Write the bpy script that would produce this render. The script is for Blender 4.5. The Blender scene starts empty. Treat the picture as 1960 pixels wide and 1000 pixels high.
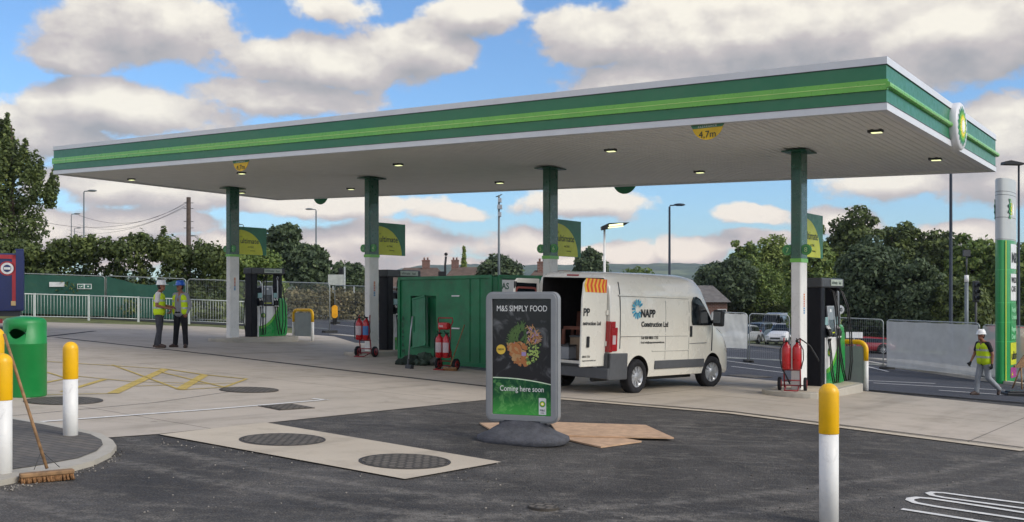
import bpy, bmesh, math, random
import numpy as np
from mathutils import Vector, Matrix
R = math.radians
PI = math.pi
S = bpy.context.scene
COL = S.collection
random.seed(7)

# ------------------------------------------------------------------ camera
F, YH, EYE = 1914.0, 570.25, 1.70          # focal length and horizon of the photo in its own pixels, eye height
cam = bpy.data.cameras.new('camera')
co = bpy.data.objects.new('camera', cam); COL.objects.link(co)
cam.sensor_width = 36; cam.lens = 36 * F / 1960; cam.shift_y = (YH - 500) / 1960
cam.clip_start = .1; cam.clip_end = 12000
co.location = (0, 0, EYE); co.rotation_euler = (R(90), 0, 0)
S.camera = co
# ------------------------------------------------------------------ light, exposure
S.view_settings.view_transform = 'Standard'; S.view_settings.look = 'None'
S.view_settings.gamma = 1; S.view_settings.exposure = 0.95
SUN_AZ, SUN_EL = R(118), R(34)             # azimuth clockwise from +Y (camera's right, a little behind)
sl = bpy.data.lights.new('sun', 'SUN'); sl.energy = 1.25; sl.angle = R(28); sl.color = (1, .93, .82)
so = bpy.data.objects.new('sun', sl); COL.objects.link(so)
sd = Vector((math.sin(SUN_AZ) * math.cos(SUN_EL), math.cos(SUN_AZ) * math.cos(SUN_EL), math.sin(SUN_EL)))
so.rotation_euler = (-sd).to_track_quat('-Z', 'Y').to_euler()


def lin(c):
    if isinstance(c, str):
        c = [int(c[i:i + 2], 16) / 255 for i in (1, 3, 5)]
        c = [x / 12.92 if x <= .04045 else ((x + .055) / 1.055) ** 2.4 for x in c]
    return (c[0], c[1], c[2], 1)


class NT:
    """tiny node helper"""
    def __init__(s, nt):
        s.nt = nt
        nt.nodes.clear()

    def n(s, t, **k):
        nd = s.nt.nodes.new(t)
        ins = k.pop('i', {})
        for a, b in k.items(): setattr(nd, a, b)
        for a, b in ins.items():
            if hasattr(b, 'is_output') or isinstance(b, bpy.types.NodeSocket): s.nt.links.new(b, nd.inputs[a])
            else: nd.inputs[a].default_value = b
        return nd

    def math(s, op, a, b=0., c=None, clamp=False):
        nd = s.n('ShaderNodeMath', operation=op, use_clamp=clamp, i={0: a, 1: b})
        if c is not None:
            if isinstance(c, bpy.types.NodeSocket): s.nt.links.new(c, nd.inputs[2])
            else: nd.inputs[2].default_value = c
        return nd.outputs[0]

    def mix(s, f, a, b, bt='MIX'):
        nd = s.n('ShaderNodeMix', data_type='RGBA', blend_type=bt)
        for k, v in ((0, f), (6, a), (7, b)):
            if isinstance(v, bpy.types.NodeSocket): s.nt.links.new(v, nd.inputs[k])
            else: nd.inputs[k].default_value = v
        return nd.outputs[2]

    def vm(s, op, a, b=(0, 0, 0)):
        nd = s.n('ShaderNodeVectorMath', operation=op, i={0: a, 1: b})
        return nd.outputs[0] if op not in ('LENGTH', 'DOT_PRODUCT') else nd.outputs['Value']

    def noise(s, vec, scale, detail=4, rough=.55, dist=0):
        nd = s.n('ShaderNodeTexNoise', i={'Scale': scale, 'Detail': detail, 'Roughness': rough, 'Distortion': dist})
        if vec is not None: s.nt.links.new(vec, nd.inputs['Vector'])
        return nd.outputs['Fac']

    def mr(s, v, a, b, c=0., d=1., smooth=True):
        nd = s.n('ShaderNodeMapRange', i={0: v, 1: a, 2: b, 3: c, 4: d})
        nd.interpolation_type = 'SMOOTHSTEP' if smooth else 'LINEAR'
        return nd.outputs[0]


# ------------------------------------------------------------------ sky with clouds (world, by direction)
W = bpy.data.worlds.new('World'); S.world = W; W.use_nodes = True
w = NT(W.node_tree)
sky = w.n('ShaderNodeTexSky', sky_type='NISHITA', sun_disc=False, sun_elevation=SUN_EL, sun_rotation=SUN_AZ,
          air_density=1.0, dust_density=.6, ozone_density=1.6)
tc = w.n('ShaderNodeTexCoord').outputs['Generated']
sx = w.n('ShaderNodeSeparateXYZ', i={0: tc})
az = w.math('ARCTAN2', sx.outputs[0], sx.outputs[1])
el = w.math('ARCSINE', sx.outputs[2])
P2 = w.n('ShaderNodeCombineXYZ', i={0: az, 1: w.math('MULTIPLY', el, 1.35), 2: 0.}).outputs[0]


def azel(px, py):
    X, Z = (px - 980) / F, -(py - YH) / F
    return math.atan2(X, 1), math.atan2(Z, math.hypot(X, 1)) * 1.35


# (photo pixel centre, half sizes, weight)
BL = [(270, 40, 190, 75, 1.), (150, 95, 110, 45, .8), (230, 215, 215, 62, 1.15), (100, 250, 130, 60, .9), (30, 215, 70, 40, .7),
      (640, 120, 250, 60, 1.0), (790, 100, 130, 65, 1.), (560, 185, 180, 45, .9), (910, 35, 110, 55, .95), (640, 20, 90, 30, .5),
      (1420, 60, 420, 95, 1.3), (1150, 70, 130, 75, .9), (1250, 150, 200, 60, .8), (1850, 70, 330, 90, 1.2), (1620, 150, 300, 55, .8),
      (1900, 260, 130, 75, 1.15), (1740, 350, 170, 32, .7), (1960, 340, 140, 70, .8),
      (640, 395, 230, 24, .9), (300, 362, 210, 40, .95), (240, 425, 170, 36, .9), (130, 345, 90, 30, .7),
      (740, 462, 180, 42, 1.0), (640, 500, 200, 30, .8), (1120, 392, 140, 34, 1.0), (860, 412, 80, 20, .8), (1000, 470, 120, 42, .8), (1180, 482, 100, 36, 1.1), (1310, 480, 90, 34, 1.1),
      (1415, 412, 75, 24, .9), (1450, 460, 80, 22, .8), (1585, 425, 90, 34, .8), (1850, 440, 110, 26, .9), (1050, 508, 420, 22, .7), (20, 440, 120, 60, .8), (420, 480, 260, 40, .8)]
def cover(P):
    wv = w.n('ShaderNodeTexNoise', i={'Vector': P, 'Scale': 7., 'Detail': 4., 'Roughness': .6}).outputs['Color']
    Pw = w.vm('ADD', P, w.vm('MULTIPLY', w.vm('SUBTRACT', wv, (.5, .5, .5)), (.10, .055, 0)))
    acc = None
    for px, py, rx, ry, wt in BL:
        a, e = azel(px, py)
        v = w.vm('MULTIPLY', w.vm('SUBTRACT', Pw, (a, e, 0)), (F / rx / 1.05, F / ry / 1.34, 0))
        d = w.vm('LENGTH', v)
        g = w.math('MULTIPLY', w.math('SUBTRACT', 1., d), wt)
        acc = g if acc is None else w.math('SMOOTH_MAX', acc, g, .07)
    n = w.noise(P, 16., 8, .62)
    acc = w.math('MAXIMUM', acc, -.6)
    return w.math('ADD', acc, w.math('MULTIPLY', w.math('SUBTRACT', n, .5), 1.4)), n


cv0, n1 = cover(P2)
cvu, n1u = cover(w.vm('ADD', P2, (.010, .030, 0)))
far = w.noise(P2, 2.3, 8, .6)
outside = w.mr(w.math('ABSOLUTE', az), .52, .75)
cv = w.math('ADD', cv0, w.math('MULTIPLY', outside, w.math('MULTIPLY', w.math('SUBTRACT', far, .26), 3.)))  # extra cloud cover added out of view for more neutral light
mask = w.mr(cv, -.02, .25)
rel = w.math('MULTIPLY', w.math('SUBTRACT', cv0, cvu), .72)
nb = w.noise(P2, 9., 6, .6)
lum = w.math('ADD', .54, rel)
lum = w.math('ADD', lum, w.math('MULTIPLY', w.math('SUBTRACT', nb, .5), .55))
high = w.mr(el, .16, .30)
lum = w.math('SUBTRACT', lum, w.math('MULTIPLY', high, .05), clamp=True)
ccol = w.n('ShaderNodeValToRGB', i={0: lum})
cr = ccol.color_ramp
cr.elements[0].position = .02; cr.elements[0].color = (.27, .27, .28, 1)
cr.elements[1].position = .98; cr.elements[1].color = (.70, .66, .575, 1)
e = cr.elements.new(.5); e.color = (.42, .385, .375, 1)
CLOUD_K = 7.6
kk = w.math('ADD', CLOUD_K, w.math('MULTIPLY', outside, 7.))  # clouds out of view are boosted to add light to the scene
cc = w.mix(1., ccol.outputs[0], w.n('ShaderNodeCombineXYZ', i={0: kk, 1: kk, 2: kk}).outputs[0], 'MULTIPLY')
lowc = w.mr(el, .14, .02)
cc = w.mix(1., cc, w.mix(lowc, (1, 1, 1, 1), (1.10, 1.0, .98, 1)), 'MULTIPLY')
skyc = w.mix(1., sky.outputs[0], (.55, .74, .93, 1), 'MULTIPLY')
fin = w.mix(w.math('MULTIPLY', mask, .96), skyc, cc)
below = w.mr(sx.outputs[2], -.02, -.001)
fin = w.mix(below, (1.2, 1.2, 1.1, 1), fin)
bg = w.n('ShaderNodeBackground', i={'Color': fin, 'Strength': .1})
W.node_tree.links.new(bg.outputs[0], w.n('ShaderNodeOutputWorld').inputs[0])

# ------------------------------------------------------------------ terrain
SB = .038
PHI = .630
U = Vector((math.cos(PHI), -math.sin(PHI), 0)); V = Vector((math.sin(PHI), math.cos(PHI), 0))
EDGE0 = Vector((9.8, 20.2, 0))
DROP = [(0, 0), (6, .43), (20, .62), (48, 1.0), (1e5, 1.0)]


def hgt(x, y):
    a = abs(x)
    g = a if a < 20 else 20 + 12 * (1 - math.exp(-(a - 20) / 12))
    z = -SB * math.copysign(g, x)
    t = (x - EDGE0.x) * V.x + (y - EDGE0.y) * V.y
    if t > 0:
        for (t0, d0), (t1, d1) in zip(DROP, DROP[1:]):
            if t <= t1:
                z -= (d0 + (d1 - d0) * (t - t0) / (t1 - t0)) * min(1, max(0, (x + 3) / 8)); break
    return z


def G(px, py, lift=0):
    """the point of the ground seen at a photo pixel"""
    k, q = (px - 980) / F, -(py - YH) / F
    d, st = 3., .5
    while d < 900:
        if EYE + q * d < hgt(k * d, d) + lift:
            lo, hi = d - st, d
            for _ in range(30):
                m = (lo + hi) / 2
                if EYE + q * m < hgt(k * m, m) + lift: hi = m
                else: lo = m
            return Vector((k * d, d, EYE + q * d)) if False else Vector((k * hi, hi, hgt(k * hi, hi)))
        d += st
    return Vector((k * d, d, hgt(k * d, d)))


def AT(px, D):
    x = (px - 980) / F * D
    return Vector((x, D, hgt(x, D)))


def ztop(py, D): return EYE - (py - YH) / F * D


# ------------------------------------------------------------------ materials
MATS = {}


def mat(name, col, rough=.6, metal=0., var=.12, vs=3., bump=0., bs=40., coat=0., alpha=1., emit=None, es=1., grime=0., spec=.5):
    if name in MATS: return MATS[name]
    m = bpy.data.materials.new(name); m.use_nodes = True; MATS[name] = m
    t = NT(m.node_tree)
    c = lin(col)
    co_ = t.n('ShaderNodeTexCoord').outputs['Object']
    p = t.n('ShaderNodeBsdfPrincipled', i={'Roughness': rough, 'Metallic': metal, 'Coat Weight': coat, 'Specular IOR Level': spec})
    n = t.noise(co_, vs, 5, .6)
    lo = tuple(x * (1 - var) for x in c[:3]) + (1,); hi = tuple(min(1, x * (1 + var)) for x in c[:3]) + (1,)
    k = t.mix(t.mr(n, .3, .7), lo, hi)
    if grime:
        g = t.mr(t.noise(co_, 9., 6, .7, .5), .52, .75)
        k = t.mix(t.math('MULTIPLY', g, grime), k, lin('#4a4136'))
    m.node_tree.links.new(k, p.inputs['Base Color'])
    rn = t.mr(t.noise(co_, vs * 3.3, 4), .2, .8, max(0, rough - .08), min(1, rough + .1))
    m.node_tree.links.new(rn, p.inputs['Roughness'])
    if bump:
        b = t.n('ShaderNodeBump', i={'Strength': bump, 'Distance': .01, 'Height': t.noise(co_, bs, 4)})
        m.node_tree.links.new(b.outputs[0], p.inputs['Normal'])
    if emit:
        p.inputs['Emission Color'].default_value = lin(emit); p.inputs['Emission Strength'].default_value = es
    out = t.n('ShaderNodeOutputMaterial')
    if alpha < 1:
        tr = t.n('ShaderNodeBsdfTransparent')
        mx = t.n('ShaderNodeMixShader', i={0: alpha, 1: tr.outputs[0], 2: p.outputs[0]})
        m.node_tree.links.new(mx.outputs[0], out.inputs[0])
    else:
        m.node_tree.links.new(p.outputs[0], out.inputs[0])
    return m


def uvframe(t):
    """world position turned into the forecourt's own axes"""
    pos = t.n('ShaderNodeNewGeometry').outputs['Position']
    mp = t.n('ShaderNodeMapping', i={'Vector': pos, 'Rotation': (0, 0, PHI)})
    return pos, mp.outputs[0]


def concrete(name, c1, c2, stain=.35, broom=True, joints=None):
    m = bpy.data.materials.new(name); m.use_nodes = True; t = NT(m.node_tree)
    pos, uv = uvframe(t)
    big = t.noise(pos, .22, 5, .6, .4); mid = t.noise(pos, 1.7, 6, .65); fine = t.noise(pos, 45., 3, .7)
    k = t.mix(t.mr(big, .3, .7), lin(c1), lin(c2))
    k = t.mix(t.math('MULTIPLY', t.mr(mid, .45, .8), stain), k, lin('#5f594f'))
    st = t.n('ShaderNodeMapping', i={'Vector': uv, 'Scale': (1.1, .10, 1)}).outputs[0]
    k = t.mix(t.math('MULTIPLY', t.mr(t.noise(st, 1.6, 5, .6), .5, .72), .30), k, lin('#6a6357'))
    k = t.mix(t.math('MULTIPLY', t.mr(fine, .55, .8), .25), k, lin('#4c463d'))
    sp = t.n('ShaderNodeTexVoronoi', i={'Vector': pos, 'Scale': 1.3}).outputs['Distance']
    k = t.mix(t.math('MULTIPLY', t.mr(sp, .07, .03), .35), k, lin('#3b3833'))
    if joints:
        sxy = t.n('ShaderNodeSeparateXYZ', i={0: uv})
        for ax, sp_ in ((0, joints[0]), (1, joints[1])):
            fr = t.math('FRACT', t.math('DIVIDE', sxy.outputs[ax], sp_))
            ln = t.math('LESS_THAN', t.math('ABSOLUTE', t.math('SUBTRACT', fr, .5)), .011 / sp_)
            k = t.mix(t.math('MULTIPLY', ln, .7), k, lin('#45413a'))
    p = t.n('ShaderNodeBsdfPrincipled', i={'Base Color': k, 'Roughness': .8, 'Specular IOR Level': .35})
    m.node_tree.links.new(t.mr(mid, .2, .8, .62, .9), p.inputs['Roughness'])
    b = t.n('ShaderNodeBump', i={'Strength': .35, 'Distance': .006, 'Height': t.math('ADD', fine, t.noise(pos, 7., 4))})
    m.node_tree.links.new(b.outputs[0], p.inputs['Normal'])
    m.node_tree.links.new(p.outputs[0], t.n('ShaderNodeOutputMaterial').inputs[0])
    MATS[name] = m; return m


def asphalt(name, c1, c2, c3, tracks=True):
    m = bpy.data.materials.new(name); m.use_nodes = True; t = NT(m.node_tree)
    pos, uv = uvframe(t)
    big = t.noise(pos, .45, 6, .65, .8); mid = t.noise(pos, 3.2, 6, .7, .5); fine = t.noise(pos, 70., 3, .75)
    k = t.mix(t.mr(big, .35, .68), lin(c1), lin(c2))
    mp = t.n('ShaderNodeMapping', i={'Vector': pos, 'Scale': (.35, 1.5, 1), 'Rotation': (0, 0, .3)}).outputs[0]
    k = t.mix(t.math('MULTIPLY', t.mr(t.noise(mp, 2.4, 7, .7, 1.), .5, .78), .55), k, lin(c3))
    k = t.mix(t.math('MULTIPLY', t.mr(mid, .48, .75), .5), k, lin(c3))
    mid2 = t.noise(pos, 11., 5, .75, .3)
    k = t.mix(t.math('MULTIPLY', t.mr(mid2, .45, .7), .4), k, lin('#2a2a2b'))
    vo = t.n('ShaderNodeTexVoronoi', i={'Vector': pos, 'Scale': 55.})
    k = t.mix(t.math('MULTIPLY', t.mr(fine, .5, .75), .5), k, lin(c3))
    k = t.mix(t.math('MULTIPLY', t.mr(vo.outputs['Distance'], .25, .6), .45), k, lin('#1c1c1d'))
    if tracks:   # tyre arcs
        for cx, cy, r0 in ((-9, 27, 21.0), (-9, 27, 21.5), (3, 17.5, 9.6), (3, 17.5, 10.3), (2.5, 17.5, 11.5), (14, 2, 10.)):
            d = t.vm('LENGTH', t.vm('MULTIPLY', t.vm('SUBTRACT', pos, (cx, cy, 0)), (1, 1, 0)))
            a = t.math('ABSOLUTE', t.math('SUBTRACT', d, t.math('ADD', r0, t.math('MULTIPLY', t.noise(pos, .5, 2), .3))))
            k = t.mix(t.math('MULTIPLY', t.math('MULTIPLY', t.mr(a, .14, .03), t.mr(mid2, .40, .62)), .34), k, lin(c3))
    dust = t.n('ShaderNodeTexVoronoi', i={'Vector': pos, 'Scale': 3.1}).outputs['Distance']
    k = t.mix(t.math('MULTIPLY', t.mr(dust, .045, .02), .5), k, lin('#a8a39a'))
    p = t.n('ShaderNodeBsdfPrincipled', i={'Base Color': k, 'Roughness': .85, 'Specular IOR Level': .3})
    m.node_tree.links.new(t.mr(mid, .25, .75, .68, .95), p.inputs['Roughness'])
    b = t.n('ShaderNodeBump', i={'Strength': .8, 'Distance': .012,
                                 'Height': t.math('ADD', t.math('ADD', fine, vo.outputs['Distance']), t.math('MULTIPLY', mid, 1.5))})
    m.node_tree.links.new(b.outputs[0], p.inputs['Normal'])
    m.node_tree.links.new(p.outputs[0], t.n('ShaderNodeOutputMaterial').inputs[0])
    MATS[name] = m; return m


def brickmat(name, c1, c2, mc, sc=1., bw=.5, rh=.25, ms=.02, rot=0., worldpos=True, bump=.3):
    m = bpy.data.materials.new(name); m.use_nodes = True; t = NT(m.node_tree)
    if worldpos:
        src = t.n('ShaderNodeNewGeometry').outputs['Position']
        src = t.n('ShaderNodeMapping', i={'Vector': src, 'Rotation': (0, 0, rot)}).outputs[0]
    else:
        o = t.n('ShaderNodeTexCoord').outputs['Object']
        s_ = t.n('ShaderNodeSeparateXYZ', i={0: o})
        src = t.n('ShaderNodeCombineXYZ', i={0: t.math('ADD', s_.outputs[0], s_.outputs[1]), 1: s_.outputs[2], 2: 0.}).outputs[0]
    b = t.n('ShaderNodeTexBrick', i={'Vector': src, 'Color1': lin(c1), 'Color2': lin(c2), 'Mortar': lin(mc), 'Scale': sc,
                                     'Mortar Size': ms, 'Brick Width': bw, 'Row Height': rh})
    k = t.mix(t.math('MULTIPLY', t.mr(t.noise(src, 1.2, 5), .4, .75), .35), b.outputs[0], lin('#3d3a36'))
    p = t.n('ShaderNodeBsdfPrincipled', i={'Base Color': k, 'Roughness': .85})
    bm_ = t.n('ShaderNodeBump', i={'Strength': bump, 'Distance': .01, 'Height': t.math('SUBTRACT', 1., b.outputs[1])})
    m.node_tree.links.new(bm_.outputs[0], p.inputs['Normal'])
    m.node_tree.links.new(p.outputs[0], t.n('ShaderNodeOutputMaterial').inputs[0])
    MATS[name] = m; return m


def leafmat(name, c1, c2, c3):
    m = bpy.data.materials.new(name); m.use_nodes = True; t = NT(m.node_tree)
    at = t.n('ShaderNodeAttribute', attribute_name='tone').outputs['Fac']
    k = t.mix(t.mr(at, 0., .6, smooth=False), lin(c1), lin(c2))
    k = t.mix(t.mr(at, .6, 1., smooth=False), k, lin(c3))
    d = t.n('ShaderNodeBsdfPrincipled', i={'Base Color': k, 'Roughness': .6, 'Specular IOR Level': .3})
    tr = t.n('ShaderNodeBsdfTranslucent', i={'Color': k})
    mx = t.n('ShaderNodeMixShader', i={0: .25, 1: d.outputs[0], 2: tr.outputs[0]})
    m.node_tree.links.new(mx.outputs[0], t.n('ShaderNodeOutputMaterial').inputs[0])
    MATS[name] = m; return m


# ------------------------------------------------------------------ mesh building
class MB:
    def __init__(s): s.v = []; s.f = []; s.m = []; s.s = []

    def add(s, vs, fs, mat=0, smooth=False, M=None):
        o = len(s.v)
        s.v += [tuple(M @ Vector(v)) if M is not None else tuple(v) for v in vs]
        for f in fs:
            s.f.append([i + o for i in f]); s.m.append(mat); s.s.append(smooth)
        return s

    def box(s, c, d, mat=0, M=None, taper=1.):
        x, y, z = c; a, b, h = d[0] / 2, d[1] / 2, d[2] / 2
        vs = [(x + i * a * (taper if k > 0 else 1), y + j * b * (taper if k > 0 else 1), z + k * h) for k in (-1, 1) for j in (-1, 1) for i in (-1, 1)]
        return s.add(vs, [(0, 2, 3, 1), (4, 5, 7, 6), (0, 1, 5, 4), (2, 6, 7, 3), (0, 4, 6, 2), (1, 3, 7, 5)], mat, False, M)

    def bb(s, x0, x1, y0, y1, z0, z1, mat=0, M=None):
        return s.box(((x0 + x1) / 2, (y0 + y1) / 2, (z0 + z1) / 2), (x1 - x0, y1 - y0, z1 - z0), mat, M)

    def tube(s, pts, r, n=8, mat=0, M=None, caps=True, smooth=True):
        pts = [Vector(p) for p in pts]
        rs = r if isinstance(r, (list, tuple)) else [r] * len(pts)
        vs = []; fs = []
        t0 = (pts[1] - pts[0]).normalized()
        a = t0.orthogonal().normalized()
        for i, p in enumerate(pts):
            t = (pts[min(i + 1, len(pts) - 1)] - pts[max(i - 1, 0)])
            t = t.normalized() if t.length > 1e-9 else t0
            a = (a - t * a.dot(t)).normalized(); b = t.cross(a)
            for k in range(n):
                q = 2 * PI * k / n
                vs.append(p + (a * math.cos(q) + b * math.sin(q)) * rs[i])
        for i in range(len(pts) - 1):
            for k in range(n):
                fs.append((i * n + k, i * n + (k + 1) % n, (i + 1) * n + (k + 1) % n, (i + 1) * n + k))
        s.add(vs, fs, mat, smooth, M)
        if caps:
            o = len(s.v) - len(vs)
            s.f.append([o + k for k in range(n)][::-1]); s.m.append(mat); s.s.append(False)
            s.f.append([o + (len(pts) - 1) * n + k for k in range(n)]); s.m.append(mat); s.s.append(False)
        return s

    def cyl(s, p0, p1, r, r1=None, n=16, mat=0, M=None, smooth=True):
        return s.tube([p0, p1], [r, r if r1 is None else r1], n, mat, M, True, smooth)

    def lathe(s, prof, n=24, mat=0, M=None, smooth=True, caps=True):
        vs = []; fs = []
        for r, z in prof:
            for k in range(n):
                q = 2 * PI * k / n; vs.append((r * math.cos(q), r * math.sin(q), z))
        for i in range(len(prof) - 1):
            for k in range(n): fs.append((i * n + k, i * n + (k + 1) % n, (i + 1) * n + (k + 1) % n, (i + 1) * n + k))
        s.add(vs, fs, mat, smooth, M)
        o = len(s.v) - len(vs)
        if not caps: return s
        if prof[0][0] > 1e-4: s.f.append([o + k for k in range(n)][::-1]); s.m.append(mat); s.s.append(False)
        if prof[-1][0] > 1e-4: s.f.append([o + (len(prof) - 1) * n + k for k in range(n)]); s.m.append(mat); s.s.append(False)
        return s

    def ball(s, c, r, n=10, mat=0, M=None):
        rx, ry, rz = r if isinstance(r, (tuple, list)) else (r, r, r)
        T = Matrix.Translation(c) @ Matrix.Diagonal((rx, ry, rz, 1))
        if M is not None: T = M @ T
        return s.lathe([(max(1e-5, math.sin(PI * i / n)), -math.cos(PI * i / n)) for i in range(n + 1)], n * 2 if n < 9 else 18, mat, T)

    def prism(s, poly, z0, z1, mat=0, M=None, smooth=False):
        """polygon in local xy pushed from z0 to z1 along local z"""
        n = len(poly)
        ar = sum(poly[i][0] * poly[(i + 1) % n][1] - poly[(i + 1) % n][0] * poly[i][1] for i in range(n))
        if ar < 0: poly = poly[::-1]
        vs = [(x, y, z0) for x, y in poly] + [(x, y, z1) for x, y in poly]
        fs = [list(range(n))[::-1], list(range(n, 2 * n))] + [(i, (i + 1) % n, n + (i + 1) % n, n + i) for i in range(n)]
        return s.add(vs, fs, mat, smooth, M)


def XZ(y=0.):      # local (a, b, c) -> (a, -c + y, b): a plate that stands facing -Y
    return Matrix(((1, 0, 0, 0), (0, 0, -1, y), (0, 1, 0, 0), (0, 0, 0, 1)))


def YZ(x=0.):      # local (a, b, c) -> (c + x, a, b): a plate that stands facing +X
    return Matrix(((0, 0, 1, x), (1, 0, 0, 0), (0, 1, 0, 0), (0, 0, 0, 1)))


def tag(o, label, cat, group=None, kind=None):
    if label: o['label'] = label
    if cat: o['category'] = cat
    if group: o['group'] = group
    if kind: o['kind'] = kind
    return o


def thing(name, label, cat, loc=(0, 0, 0), rz=0., group=None):
    o = bpy.data.objects.new(name, None); COL.objects.link(o)
    o.location = loc; o.rotation_euler = (0, 0, rz); o.empty_display_size = .2
    return tag(o, label, cat, group)


def obj(name, mb, mats, parent=None, bevel=0., world=False, seg=2, fixn=False, label=None):
    me = bpy.data.meshes.new(name)
    vs = mb.v
    if world and parent is not None:
        l = parent.location; vs = [(x - l.x, y - l.y, z - l.z) for x, y, z in vs]
    me.from_pydata(vs, [], mb.f)
    if not isinstance(mats, (list, tuple)): mats = [mats]
    for m in mats: me.materials.append(m)
    me.polygons.foreach_set('material_index', mb.m)
    me.polygons.foreach_set('use_smooth', mb.s)
    if fixn:
        b = bmesh.new(); b.from_mesh(me); bmesh.ops.recalc_face_normals(b, faces=b.faces); b.to_mesh(me); b.free()
    me.update()
    o = bpy.data.objects.new(name, me); COL.objects.link(o)
    if parent is not None: o.parent = parent
    if bevel:
        bv = o.modifiers.new('bevel', 'BEVEL'); bv.width = bevel; bv.segments = seg; bv.limit_method = 'ANGLE'; bv.angle_limit = R(35)
    if label: o['label'] = label
    return o


def baked(o):
    """replace an object's mesh by its evaluated one"""
    dg = bpy.context.evaluated_depsgraph_get(); dg.update()
    ev = o.evaluated_get(dg)
    me = bpy.data.meshes.new_from_object(ev)
    o.modifiers.clear(); o.data = me
    return o


def copy_tree(o, parent=None):
    c = o.copy(); COL.objects.link(c)
    if parent is not None: c.parent = parent
    for ch in list(o.children): copy_tree(ch, c)
    return c


_FC = {}
def text(s, size, M, m, parent, name='lettering', ext=.001, align='LEFT', bold=0., spacing=1.):
    cu = bpy.data.curves.new('txt', 'FONT'); cu.body = s; cu.size = size; cu.extrude = ext; cu.align_x = align
    cu.offset = bold; cu.space_character = spacing; cu.resolution_u = 3
    o = bpy.data.objects.new('txt', cu); COL.objects.link(o)
    dg = bpy.context.evaluated_depsgraph_get(); dg.update()
    me = bpy.data.meshes.new_from_object(o.evaluated_get(dg))
    bpy.data.objects.remove(o)
    me.transform(M); me.materials.clear(); me.materials.append(m); me.name = name
    r = bpy.data.objects.new(name, me); COL.objects.link(r); r.parent = parent
    return r


def helios(mb, M, rad, mi=(0, 1, 2, 3), n=18, step=.012, n0=3):
    """stacked rings of pointed petals: dark green, light green, yellow, white"""
    for k, (r, ri) in enumerate(((1., .80), (.80, .62), (.60, .44), (.36, .25))):
        poly = []
        for i in range(n * 2):
            q = PI * i / n + k * PI / n
            rr = (r if i % 2 == 0 else ri * (1 if k else .98)) * rad
            poly.append((rr * math.sin(q), rr * math.cos(q)))
        mb.prism(poly, 0, step * (k + 1), mi[k], M)


def fan_sheet(name, poly, dz, m, structure=True, skirt=0., thick=None, label=None, cat=None, kind='structure'):
    """a ground sheet that follows the terrain, from a polygon of world points"""
    b = bmesh.new()
    vs = [b.verts.new((p[0], p[1], 0)) for p in poly]
    f = b.faces.new(vs)
    if f.normal.z < 0 or f.calc_area() == 0: pass
    b.normal_update()
    if f.normal.z < 0: f.normal_flip()
    xs = [p[0] for p in poly]; ys = [p[1] for p in poly]
    def cut(pt, no):
        bmesh.ops.bisect_plane(b, geom=b.verts[:] + b.edges[:] + b.faces[:], plane_co=pt, plane_no=no, dist=1e-5)
    for t in (0, 3, 6, 13, 20, 34, 48):
        cut(EDGE0 + V * t, V)
    for x in (-3, -1, 1, 3, 5, 20, 23, 27, 32, 40, 55, -20, -23, -27, -32, -40, -55):
        if min(xs) < x < max(xs): cut((x, 0, 0), (1, 0, 0))
    bmesh.ops.triangulate(b, faces=b.faces[:])
    for v in b.verts: v.co.z = hgt(v.co.x, v.co.y) + dz
    if skirt:
        be = [e for e in b.edges if len(e.link_faces) == 1]
        r = bmesh.ops.extrude_edge_only(b, edges=be)
        for v in [x for x in r['geom'] if isinstance(x, bmesh.types.BMVert)]: v.co.z -= skirt
        bmesh.ops.recalc_face_normals(b, faces=b.faces[:])
        if max(b.faces, key=lambda q: q.calc_area()).normal.z < 0: bmesh.ops.reverse_faces(b, faces=b.faces[:])
    me = bpy.data.meshes.new(name); b.to_mesh(me); b.free()
    me.materials.append(m)
    o = bpy.data.objects.new(name, me); COL.objects.link(o)
    if kind: o['kind'] = kind
    if label: tag(o, label, cat)
    return o


def line_poly(pts, wd):
    """world polyline -> outline polygon of a strip"""
    L = []; Rr = []
    for i, p in enumerate(pts):
        a = pts[max(i - 1, 0)]; c = pts[min(i + 1, len(pts) - 1)]
        d = Vector((c[0] - a[0], c[1] - a[1], 0)).normalized(); n = Vector((-d.y, d.x, 0)) * wd / 2
        L.append((p[0] + n.x, p[1] + n.y)); Rr.append((p[0] - n.x, p[1] - n.y))
    return L + Rr[::-1]


def strips(name, lines, dz, m, kind='structure', par=None):
    """several painted lines of one marking as ONE object; lines = [(world pts, width)]"""
    mb = MB()
    for pts, wd in lines:
        q = []
        for a, c in zip(pts, pts[1:]):
            n = max(1, int((Vector(c) - Vector(a)).length / 1.0))
            q += [Vector(a).lerp(Vector(c), i / n) for i in range(n)]
        q.append(Vector(pts[-1]))
        pl = line_poly(q, wd); n = len(q)
        vs = [(x, y, hgt(x, y) + dz) for x, y in pl]
        mb.add(vs, [(2 * n - 1 - i, 2 * n - 2 - i, i + 1, i) for i in range(n - 1)])
    o = obj(name, mb, m)
    if kind: o['kind'] = kind
    return o


def g(*a): return [G(*p) for p in a]


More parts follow.
